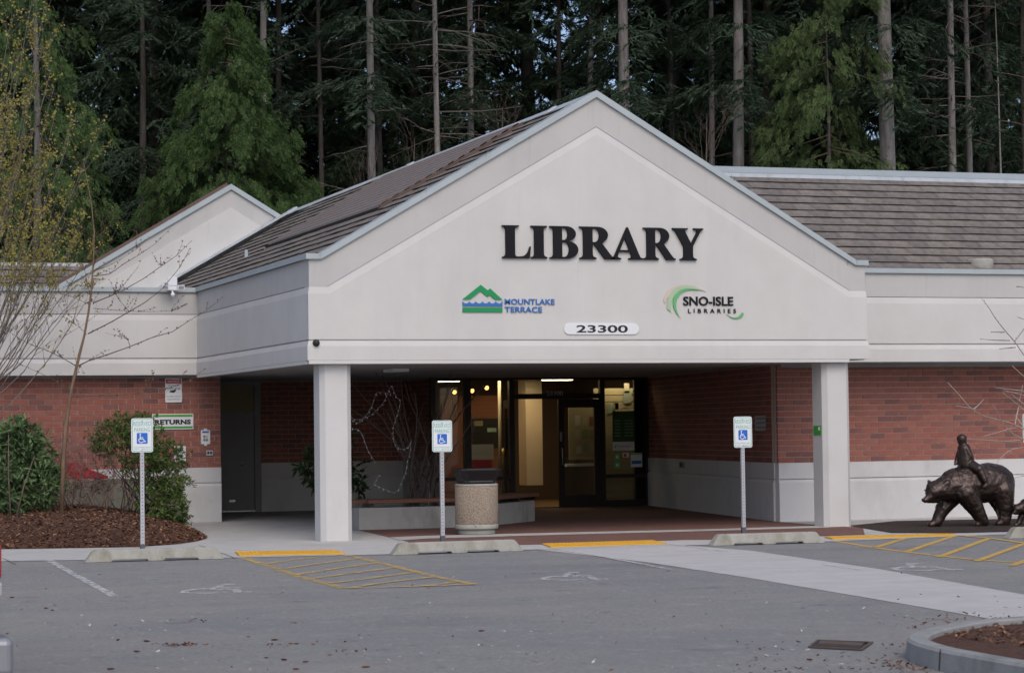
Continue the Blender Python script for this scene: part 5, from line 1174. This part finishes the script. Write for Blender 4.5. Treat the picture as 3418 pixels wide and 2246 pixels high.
# yellow-budded tree, left edge; trunk stands outside the frame
YY = 5.0
c = at(-120, 1150, Y=YY); e = empty('yellow_budding_tree', (c.x, YY, mound(c.x, YY)-.02), 'many-branched tree with yellow-green buds filling the left edge', 'tree')
base = Vector((c.x, YY, mound(c.x, YY)-.05)); fork = Vector((c.x+.05, YY, 1.6))
MB().tube([base, base.lerp(fork, .5)+Vector((.03, 0, 0)), fork, fork+Vector((-.1, .1, .9)), fork+Vector((-.2, .1, 2.2))], [.12, .10, .085, .06, .03], 8).build('trunk', m_twig, e)
mb = MB(); bud = []
tipl = [(40, 140), (110, 20), (70, 5), (20, 20), (-20, 60), (115, 160), (60, 230), (110, 110), (130, 275), (120, 380), (150, 330), (70, 260), (30, 300), (10, 390), (145, 420), (100, 470), (180, 440), (225, 345), (200, 520), (140, 560), (60, 440), (90, 560), (20, 520), (170, 610), (200, 600), (215, 640), (170, 690), (130, 640), (60, 640), (200, 720), (100, 720), (30, 700), (160, 480), (55, 360), (135, 200), (15, 150), (5, 250), (185, 560), (80, 600), (40, 580)]
for k, (tx, ty) in enumerate(tipl):
    tip = at(tx+random.gauss(0, 6), ty+random.gauss(0, 6), Y=YY+random.uniform(-1.0, .9)); st = fork+Vector((random.gauss(-.05, .1), random.gauss(0, .1), random.uniform(-.2, 1.8 if ty < 350 else .5)))
    dv = tip-st; P = [st]
    for i in range(1, 8):
        u = i/7; P.append(st+dv*u+Vector((0, 0, -.22*math.sin(math.pi*u)*dv.length*.35))+Vector((random.gauss(0, .03), random.gauss(0, .03), 0)))
    mb.tube(P, [.014*(1-u/7)+.003 for u in range(8)], 5)
    for i in range(4, 7):
        for _ in range(3):
            a_ = P[i].lerp(P[i+1], random.random()); dd = (P[i+1]-P[i]).normalized()+Vector((random.gauss(0, .45), random.gauss(0, .4), random.gauss(.35, .35)))
            twigs(mb, a_, dd, random.uniform(.35, .9), .0045, 1, .4, 3, .15, (2, 3), bud)
mb.build('branches', m_twig, e)
bud = [b for b in bud if random.random() < (.36 if b.z > 4.2 else .06)]
bud2 = []
for b in bud:
    for _ in range(2): bud2.append(b+Vector((random.gauss(0, .018), random.gauss(0, .018), random.gauss(.005, .018))))
o = bud_mesh(bud2, .045, m_yleaf, e, 'budding_leaves')
# many-stemmed bare shrub inside the planter, with string lights
SX, SY = 3.35, 5.3
e = empty('planter_shrub', (SX, SY, 0), 'tall bare many-stemmed shrub behind the bench', 'shrub')
mb = MB()
for k in range(17):
    b = Vector((SX+random.gauss(0, .22), SY+random.gauss(0, .2), .02)); an = random.uniform(-1, 1)
    t_ = Vector((SX+an*1.35+random.gauss(0, .1), SY+random.gauss(0, .5), random.uniform(1.9, 2.72))); P = []
    for i in range(8):
        u = i/7; P.append(b.lerp(t_, u)+Vector((-.32*an*math.sin(math.pi*u)+random.gauss(0, .025), random.gauss(0, .025), 0)))
    mb.tube(P, [.026*(1-.75*i/7) for i in range(8)], 6)
    for _ in range(5):
        i = random.randint(2, 6); twigs(mb, P[i], (P[i]-P[i-1]).normalized()+Vector((random.gauss(0, .5), random.gauss(0, .5), .2)), random.uniform(.3, .7), .006, 1, .5, 4, .2, (1, 3))
mb.build('stems', m_twigdark, e)
e = empty('string_lights', (SX, SY-.6, 1.2), 'white string lights draped over the bare planter shrub', 'string lights')
def D16(x, y): return 800.8+x/3.744, 835.6+y/3.744
sl = [[(50, 485), (90, 520), (150, 515), (190, 480), (235, 410), (270, 300), (310, 285), (400, 300)], [(55, 490), (70, 530), (120, 550), (165, 515), (230, 480), (290, 430), (340, 370), (375, 290), (408, 230), (430, 280), (455, 330), (485, 360), (470, 440), (445, 520), (425, 590), (425, 680), (445, 750), (500, 780), (555, 760), (590, 690)],
      [(40, 565), (70, 600), (120, 610), (160, 670), (185, 740), (210, 800), (260, 885)], [(575, 730), (570, 800), (550, 880), (530, 980), (500, 1060), (470, 1130), (420, 1155), (370, 1135), (310, 1110), (265, 1090), (270, 1060), (308, 990)]]
mb = MB(); bl = MB()
for k, s_ in enumerate(sl):
    P = smooth([at(*D16(x, y), Y=SY-.55+.1*k) for x, y in s_], 4); mb.tube(P, .004, 4)
    acc = 0
    for a_, b_ in zip(P, P[1:]):
        acc += (b_-a_).length
        if acc > .085: acc = 0; d_ = Vector((random.gauss(0, .5), random.gauss(0, .3), -1)).normalized(); bl.tube([b_, b_+d_*.016, b_+d_*.036], [.006, .009, .003], 5)
mb.build('wire', m_galv, e); tag(bl.build('bulbs', m_signwhite, e), kind='stuff')
# rhododendron behind the left column
c = at(765, 1080, Y=7.5); e = empty('shade_rhododendron', (c.x, 7.5, 0), 'dark large-leaved shrub partly hidden behind the left column', 'shrub')
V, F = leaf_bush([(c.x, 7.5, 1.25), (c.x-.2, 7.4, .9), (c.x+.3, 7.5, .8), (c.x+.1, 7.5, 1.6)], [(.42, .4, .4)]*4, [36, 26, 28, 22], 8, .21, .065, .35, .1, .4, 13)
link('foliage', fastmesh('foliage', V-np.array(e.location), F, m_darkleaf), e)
mb = MB(); stems(mb, [(c.x+random.gauss(0, .1), 7.5+random.gauss(0, .1), 0) for _ in range(5)], [(c.x+random.gauss(0, .3), 7.5+random.gauss(0, .2), 1.3) for _ in range(5)], .02, .008); mb.build('stems', m_twigdark, e)
# bare twigs reaching in from the right edge (street tree in the island beyond)
YW = -1.9
c = at(2520, 1230, Y=YW); e = empty('edge_tree', (c.x, YW, 0), 'bare tree whose twigs reach in from the right edge', 'tree')
MB().tube([(c.x, YW, -.05), (c.x+.02, YW, .8), (c.x-.02, YW, 1.6), (c.x+.03, YW, 3.2), (c.x, YW, 4.6)], [.06, .05, .042, .03, .01], 8).build('trunk', m_twig, e)
mb = MB(); bud = []
def D8(x, y): return 2158.6+x/2.4975, 626.7+y/2.4975
rb = [[(640, 600), (553, 495), (500, 420), (440, 350), (385, 280), (345, 215), (308, 172)], [(500, 415), (530, 375), (560, 335), (600, 300)], [(470, 410), (380, 408), (298, 402)], [(440, 362), (360, 362)], [(505, 450), (410, 460)], [(640, 960), (550, 925), (460, 885), (380, 865), (300, 840), (240, 800), (180, 730), (110, 655)],
      [(270, 810), (220, 800), (158, 790)], [(262, 808), (290, 785), (318, 752)], [(640, 1010), (530, 975), (460, 930), (420, 870), (370, 782)], [(640, 720), (520, 700), (385, 685)], [(640, 760), (540, 725), (432, 700)], [(640, 860), (550, 810), (500, 770), (430, 715)],
      [(640, 940), (560, 920), (480, 920), (400, 945), (320, 965)], [(640, 960), (550, 985), (450, 995), (330, 988), (225, 982)], [(640, 1020), (553, 1030), (480, 1045), (430, 1080), (395, 1118)], [(640, 680), (553, 620), (485, 558)], [(560, 290), (520, 275)], [(580, 110), (510, 98)], [(500, 900), (520, 800), (545, 670)], [(540, 900), (500, 845)], [(640, 1170), (553, 1195), (500, 1205)], [(640, 820), (540, 770), (480, 720)]]
for s_ in rb:
    P = [at(*D8(x, y), Y=YW+random.uniform(-.02, .02)+.25*math.sin(i)) for i, (x, y) in enumerate(s_)]
    if s_[0][0] >= 560: P.insert(0, Vector((c.x, YW, max(.6, min(4.4, P[0].z-.25)))))
    P = smooth(P, 3); n = len(P); mb.tube(P, [.012*(1-.6*i/(n-1)) for i in range(n)], 5)
    if s_[0][1] < 700:
        for a_, b_ in zip(P, P[1:]): bud.append(b_)
tag(mb.build('branches', M('pale_twig', (.34, .29, .25), .9, .2, 9), e), kind='stuff'); bud_mesh(bud, .022, m_bud, e)
#__PART4__
# ------------------------------------------------------------------ forest
def fir_crown(H, z0, R, nbr, ntw, nsp, seed, droop=.35, sl=.34, sw=.075):
    """drooping branches carrying flat sprays of narrow leaf clumps"""
    rg = np.random.default_rng(seed); z = z0+(H-z0)*(rg.random(nbr)**1.15); L = R*(1-(z-z0)/(H-z0+.5))**.75*rg.uniform(.55, 1.15, nbr)*(.75+.5*rg.random(nbr)); az = rg.random(nbr)*2*np.pi
    dirh = np.stack([np.cos(az), np.sin(az), np.zeros(nbr)], 1); side = np.stack([-np.sin(az), np.cos(az), np.zeros(nbr)], 1)
    k = nbr*ntw; bi = np.repeat(np.arange(nbr), ntw); u = .15+.85*rg.random(k); s = rg.choice([-1., 1.], k)
    Lb = L[bi]; P = dirh[bi]*(u*Lb)[:, None]; P[:, 2] = z[bi]+.10*Lb*np.sin(np.pi*u)-droop*Lb*u**2
    tl_ = Lb*(.34*(1-u)+.10)*rg.uniform(.6, 1.3, k); td = unit(dirh[bi]*.55+side[bi]*s[:, None]*.9+rg.normal(size=(k, 3))*.22-np.array([0, 0, .30]))
    m_ = k*nsp; ti = np.repeat(np.arange(k), nsp); v = rg.random(m_); C = P[ti]+td[ti]*(v*tl_[ti])[:, None]; C[:, 2] -= .25*v**2*tl_[ti]
    D = unit(td[ti]*.85+unit(rg.normal(size=(m_, 3)))*.5-np.array([0, 0, .22])); S = unit(np.cross(D, unit(rg.normal(size=(m_, 3))*.6+np.array([0, 0, 1.])))); Ls = sl*rg.uniform(.5, 1.3, m_); Ws = sw*rg.uniform(.6, 1.3, m_)
    V = np.stack([C-S*(Ws/2)[:, None], C+S*(Ws/2)[:, None], C+D*Ls[:, None]], 1).reshape(-1, 3); return V, np.arange(3*m_).reshape(-1, 3)
def trunk_mesh(name, H, r, mat, bend=.05, n=10):
    mb = MB(); K = 12; ph = random.random()*6
    mb.tube([(bend*math.sin(ph+i*.9)*min(1, i/3), bend*math.cos(ph+i*.7)*min(1, i/3), H*i/K-.1) for i in range(K+1)], [r*(1.25 if i == 0 else 1-.85*(i/K)**1.1) for i in range(K+1)], n)
    return mb.mesh(name, mat)
def dead_branches(mb, r, z0, z1, n, lmin, lmax, H):
    for _ in range(n):
        z = random.uniform(z0, z1); a = random.uniform(0, 2*math.pi); L = random.uniform(lmin, lmax); d = Vector((math.cos(a), math.sin(a), random.uniform(-.18, .22))); rr = r*(1-.85*(z/H)**1.1)
        p = Vector((math.cos(a)*rr*.7, math.sin(a)*rr*.7, z)); P = [p]
        for i in range(4): d = (d+Vector((random.gauss(0, .10), random.gauss(0, .10), random.gauss(-.02, .10)))).normalized(); P.append(P[-1]+d*L/4)
        mb.tube(P, [.022, .017, .013, .009, .005], 4)
        if L > .9:
            for i in (1, 2, 3):
                dd = (d+Vector((random.gauss(0, .6), random.gauss(0, .6), random.gauss(-.2, .3)))).normalized(); mb.tube([P[i], P[i]+dd*L*.16, P[i]+dd*L*.30+Vector((0, 0, -.04))], [.008, .006, .003], 3)
# background firs: three crowns shared by many trees, foliage nearly to the ground
FC = []
for k, (H, z0, R, nb_, seed) in enumerate(((27, .8, 4.2, 190, 21), (30, 1.6, 4.6, 185, 22), (24, .5, 3.6, 175, 23))):
    V, F = fir_crown(H, z0, R, nb_+35, 28, 30, seed, .4, .21, .042); FC.append((fastmesh('crown', V, F, m_fir if k != 1 else m_fir2), trunk_mesh('trunk', H, .26, m_barkdark)))
print('fir tris', sum(len(c[0].polygons)*2 for c in FC))
def fir(x, y, kind, label, group, s=1.):
    e = empty('fir_tree', (x, y, 0), label, 'tree', group); e.rotation_euler = (0, 0, random.uniform(0, 6.28)); e.scale = (s, s, s*random.uniform(.92, 1.08))
    link('trunk', FC[kind][1], e); link('crown', FC[kind][0], e); return e
rows_ = ((33.5, -8, 34, 3.9), (37.0, -8, 36, 3.4), (41.0, -8, 40, 3.4), (45., -8, 43, 3.5), (50., -8, 46, 3.6))
for r, (y, xa, xb_, st) in enumerate(rows_):
    x = xa+(r % 2)*st*.5
    while x < xb_:
        # a thinner stretch behind the gable lets the sky glint through
        px = (x-at(1250, 200, Y=y).x)/((at(1450, 200, Y=y).x-at(1250, 200, Y=y).x))
        if not (abs(px) < 1.1 and r in (0, 2, 3)):
            fir(x+random.gauss(0, .6), y+random.gauss(0, .8), random.choice((0, 0, 1, 2)), 'dark evergreen standing in the depth of the wood behind the library', 'dark evergreens deep in the wood', random.uniform(.9, 1.15))
        x += st
# trunks one can tell apart, along the front of the wood: (x at y=200, width px, Y, dead branches, label)
TR = [(487, 15, 31, 10, 'grey trunk showing above the left cedar tip at the top edge'), (614, 20, 29.0, 14, 'straight fir trunk rising right of the tall green cedar'), (641, 17, 31.5, 16, 'darker fir trunk close right of the trunk beside the cedar'), (747, 13, 29.5, 18, 'thin dark fir trunk above the left end of the canopy roof'),
      (857, 22, 28.2, 16, 'fir trunk with foliage tufts, behind the middle of the left roof slope'), (1020, 16, 27.2, 34, 'pale thin fir trunk with many dead side branches'), (1097, 19, 30.0, 30, 'brown-grey fir trunk just right of the pale thin trunk'), (1377, 17, 31.5, 14, 'crooked mossy trunk above the gable peak'),
      (1461, 32, 27.5, 16, 'stout grey fir trunk just right of the gable peak'), (1641, 16, 29.0, 16, 'thin grey trunk left of the thick pair above the right slope'), (1705, 31, 26.6, 7, 'thick pale fir trunk above the right gable slope'), (1744, 17, 30.0, 8, 'thin dark trunk close right of the thick pale trunk'),
      (2069, 43, 25.5, 3, 'thickest smooth trunk, right of the sparse cedar'), (2211, 21, 27.5, 26, 'grey trunk with long dead branches to its left'), (2252, 17, 28.5, 12, 'slim trunk second from right group above right roof'), (2303, 27, 31.0, 10, 'wide shaded trunk behind slim trunks near right edge'), (2336, 7, 26.5, 10, 'very thin sapling trunk near the right edge')]
V, F = fir_crown(31, 15.5, 4.4, 70, 24, 14, 31, .35, .30, .065); HC = fastmesh('crown', V, F, m_fir)
V, F = fir_crown(31, 11.0, 3.6, 80, 24, 22, 32, .45, .20, .042); HC2 = fastmesh('crown', V, F, m_fir2)
for k, (x, wpx, Y, nd, lb) in enumerate(TR):
    p = at(x, 300, Y=Y); dep = (p-CAM).dot(Fv); r = wpx/2*dep/(FPX/1.43613)*1.12
    e = empty('fir_tree', (p.x, Y, 0), lb, 'tree', 'tall trunks along the front of the wood'); H = 30 if wpx > 10 else 17; e.rotation_euler = (random.gauss(0, .006), random.gauss(0, .007), 0)
    link('trunk', trunk_mesh('trunk', H, r, m_bark if k not in (2, 3, 11, 15) else m_barkdark, .16 if 'crooked' in lb else .03, 12), e)
    mb = MB(); dead_branches(mb, r, 4.5, 15, nd, .35, 1.9 if nd > 8 else .7, H)
    if nd > 24: dead_branches(mb, r, 7, 14, 16, 1.2, 2.4, H)
    tag(mb.build('dead_branches', m_twig if wpx > 12 else m_twigdark, e, raw=True), kind='stuff')
    if wpx > 10: link('crown', HC if k % 2 else HC2, e)
# low fir boughs hanging in the view
def bough_tree(x, Y, z0, R, nbr, seed, label, mat, H=20, tw=26, sp=26, sl=.16, sw=.032, droop=.3):
    V, F = fir_crown(H, z0, R, nbr, tw, sp, seed, droop, sl, sw); p = at(x, 300, Y=Y); e = empty('fir_tree', (p.x, Y, 0), label, 'tree', 'mid-depth firs with hanging boughs')
    link('trunk', trunk_mesh('trunk', H, .16, m_barkdark), e); link('crown', fastmesh('crown', V, F, mat), e)
bough_tree(330, 30.5, 5.0, 4.2, 95, 41, 'blue-green fir between the two left cedars', m_fir2)
bough_tree(420, 27.5, 3.0, 2.6, 60, 42, 'low blue-green fir left of the tall cedar', m_fir2, H=9)
bough_tree(880, 31.5, 6.0, 3.6, 70, 43, 'dark fir with tufts behind the left roof slope', m_fir)
bough_tree(1300, 32.5, 5.5, 3.4, 70, 44, 'grey-green fir with hanging boughs left of the gable peak', m_fir2)
bough_tree(1560, 31.0, 4.0, 3.6, 75, 45, 'dark fir right of the gable peak', m_fir)
bough_tree(2170, 31.5, 3.0, 3.6, 85, 46, 'dark fir behind the trunks on the right', m_fir)
bough_tree(2380, 30.0, 3.0, 3.4, 85, 47, 'dark fir at the right edge of the wood', m_fir)
# cedars with hanging sprays
def cedar(x, Y, H, R, z0, nspray, mat, label, seed, sparse=1., cones=0, expo=.9, tr=.16):
    rg = np.random.default_rng(seed); p = at(x, 300, Y=Y); e = empty('cedar_tree', (p.x, Y, 0), label, 'tree')
    link('trunk', trunk_mesh('trunk', H*(.72 if tr < .15 else .96), tr, m_barkdark if tr < .15 else m_bark, .03), e); nb_ = int(H*13*sparse)
    z = z0+(H-z0)*(1-(1-rg.random(nb_)*.99)**.62); az = rg.random(nb_)*2*np.pi; L = R*(1-(z-z0)/(H-z0+.25))**expo*rg.uniform(.72, 1.1, nb_)+.15
    per = max(1, nspray//nb_); bi = np.repeat(np.arange(nb_), per); k = len(bi); u = rg.random(k)**.42; Lb = L[bi]
    dh = np.stack([np.cos(az), np.sin(az), np.zeros(nb_)], 1); sd_ = np.stack([-np.sin(az), np.cos(az), np.zeros(nb_)], 1)
    P = dh[bi]*(u*Lb)[:, None]+sd_[bi]*(rg.normal(size=k)*.13*(.3+Lb*.4))[:, None]; P[:, 2] = z[bi]-.42*Lb*u+.06*Lb*np.sin(np.pi*u)+rg.normal(size=k)*(.08+.10*u)
    nl = 8; C = np.repeat(P, nl, 0); di = np.repeat(dh[bi], nl, 0); m_ = len(C); j = np.tile(np.arange(nl)/nl, k)
    pl_n = np.repeat(unit(rg.normal(size=(k, 3))*np.array([1, 1, .25])), nl, 0); tdir = unit(di*.55+np.array([0, 0, -1.])+np.repeat(rg.normal(size=(k, 3))*.22, nl, 0))
    C = C+tdir*(j*.24)[:, None]; sidev = unit(np.cross(tdir, pl_n)); sg = np.where(np.tile(np.arange(nl) % 2, k) == 0, 1., -1.)
    D = unit(tdir*.85+sidev*sg[:, None]*.75+rg.normal(size=(m_, 3))*.10); S = unit(np.cross(D, pl_n)); Ls = .115*(1-.5*j)*rg.uniform(.7, 1.3, m_); Ws = .030*rg.uniform(.7, 1.3, m_)
    V, F = tris(C, D, S, Ls, Ws); link('crown', fastmesh('crown', V, F, mat), e)
    mb = MB()
    for i in range(0, nb_, 2):
        a_ = Vector((0, 0, z[i])); d_ = Vector(dh[i]); q = [a_+d_*(L[i]*t)+Vector((0, 0, -.42*L[i]*t+.06*L[i]*math.sin(math.pi*t))) for t in (0, .33, .66, .95)]; mb.tube(q, [.02, .014, .009, .004], 4)
    tag(mb.build('branches', m_twigdark, e, raw=True), kind='stuff')
    if cones:
        c_ = P[rg.choice(k, cones)]; D = unit(rg.normal(size=(cones, 3))); S = unit(np.cross(D, rg.normal(size=(cones, 3)))); V, F = tris(c_-np.array([0, 0, .03]), D, S, np.full(cones, .07), np.full(cones, .05)); tag(link('cones', fastmesh('cones', V, F, m_cone), e), kind='stuff')
cedar(528, 25.5, 13.7, 4.7, 2.0, 34000, m_cedar, 'tall dense bright green cedar behind the rear left gable', 51, 1.8, 0, .92, .11)
cedar(690, 27.0, 9.2, 3.2, 1.5, 9000, m_cedar, 'low green cedar filling the gap right of the tall cedar', 54, 1.2, 0, .9, .08)
cedar(85, 24.5, 17, 3.2, 3.0, 8000, m_cedar, 'large drooping cedar behind the yellow tree at left', 52)
cedar(1925, 25.0, 19, 3.2, 3.0, 8000, m_cedar2, 'sparse olive cedar with brown cones above the right roof', 53, .55, 900, .6, .12)
# leafless saplings just behind the roof
for x, y, h, lb in ((860, 400, 1.9, 'bare sapling poking above the left roof slope'), (960, 370, 1.6, 'bare forked sapling right of the first above the roof'), (1165, 300, 1.7, 'leafless bush against the trunks near the gable peak'), (1640, 330, 2.2, 'bare tangle of twigs above the right gable slope'), (250, 610, .8, 'bare twig left of the rear gable')):
    p = at(x, y, Y=23.5); e = empty('bare_sapling', (p.x, 23.5, 0), lb, 'sapling', 'bare saplings behind the roof'); mb = MB()
    mb.tube([(p.x, 23.5, 0), (p.x, 23.5, p.z-h*.4), (p.x+.05, 23.5, p.z+h*.35)], [.03, .02, .004], 5)
    for _ in range(8): twigs(mb, Vector((p.x, 23.5, p.z-h*random.uniform(.1, .7))), Vector((random.gauss(0, .6), random.gauss(0, .4), 1)), h*random.uniform(.4, .8), .009, 2, .5, 4, .2, (2, 4))
    mb.build('twigs', m_twigdark, e)
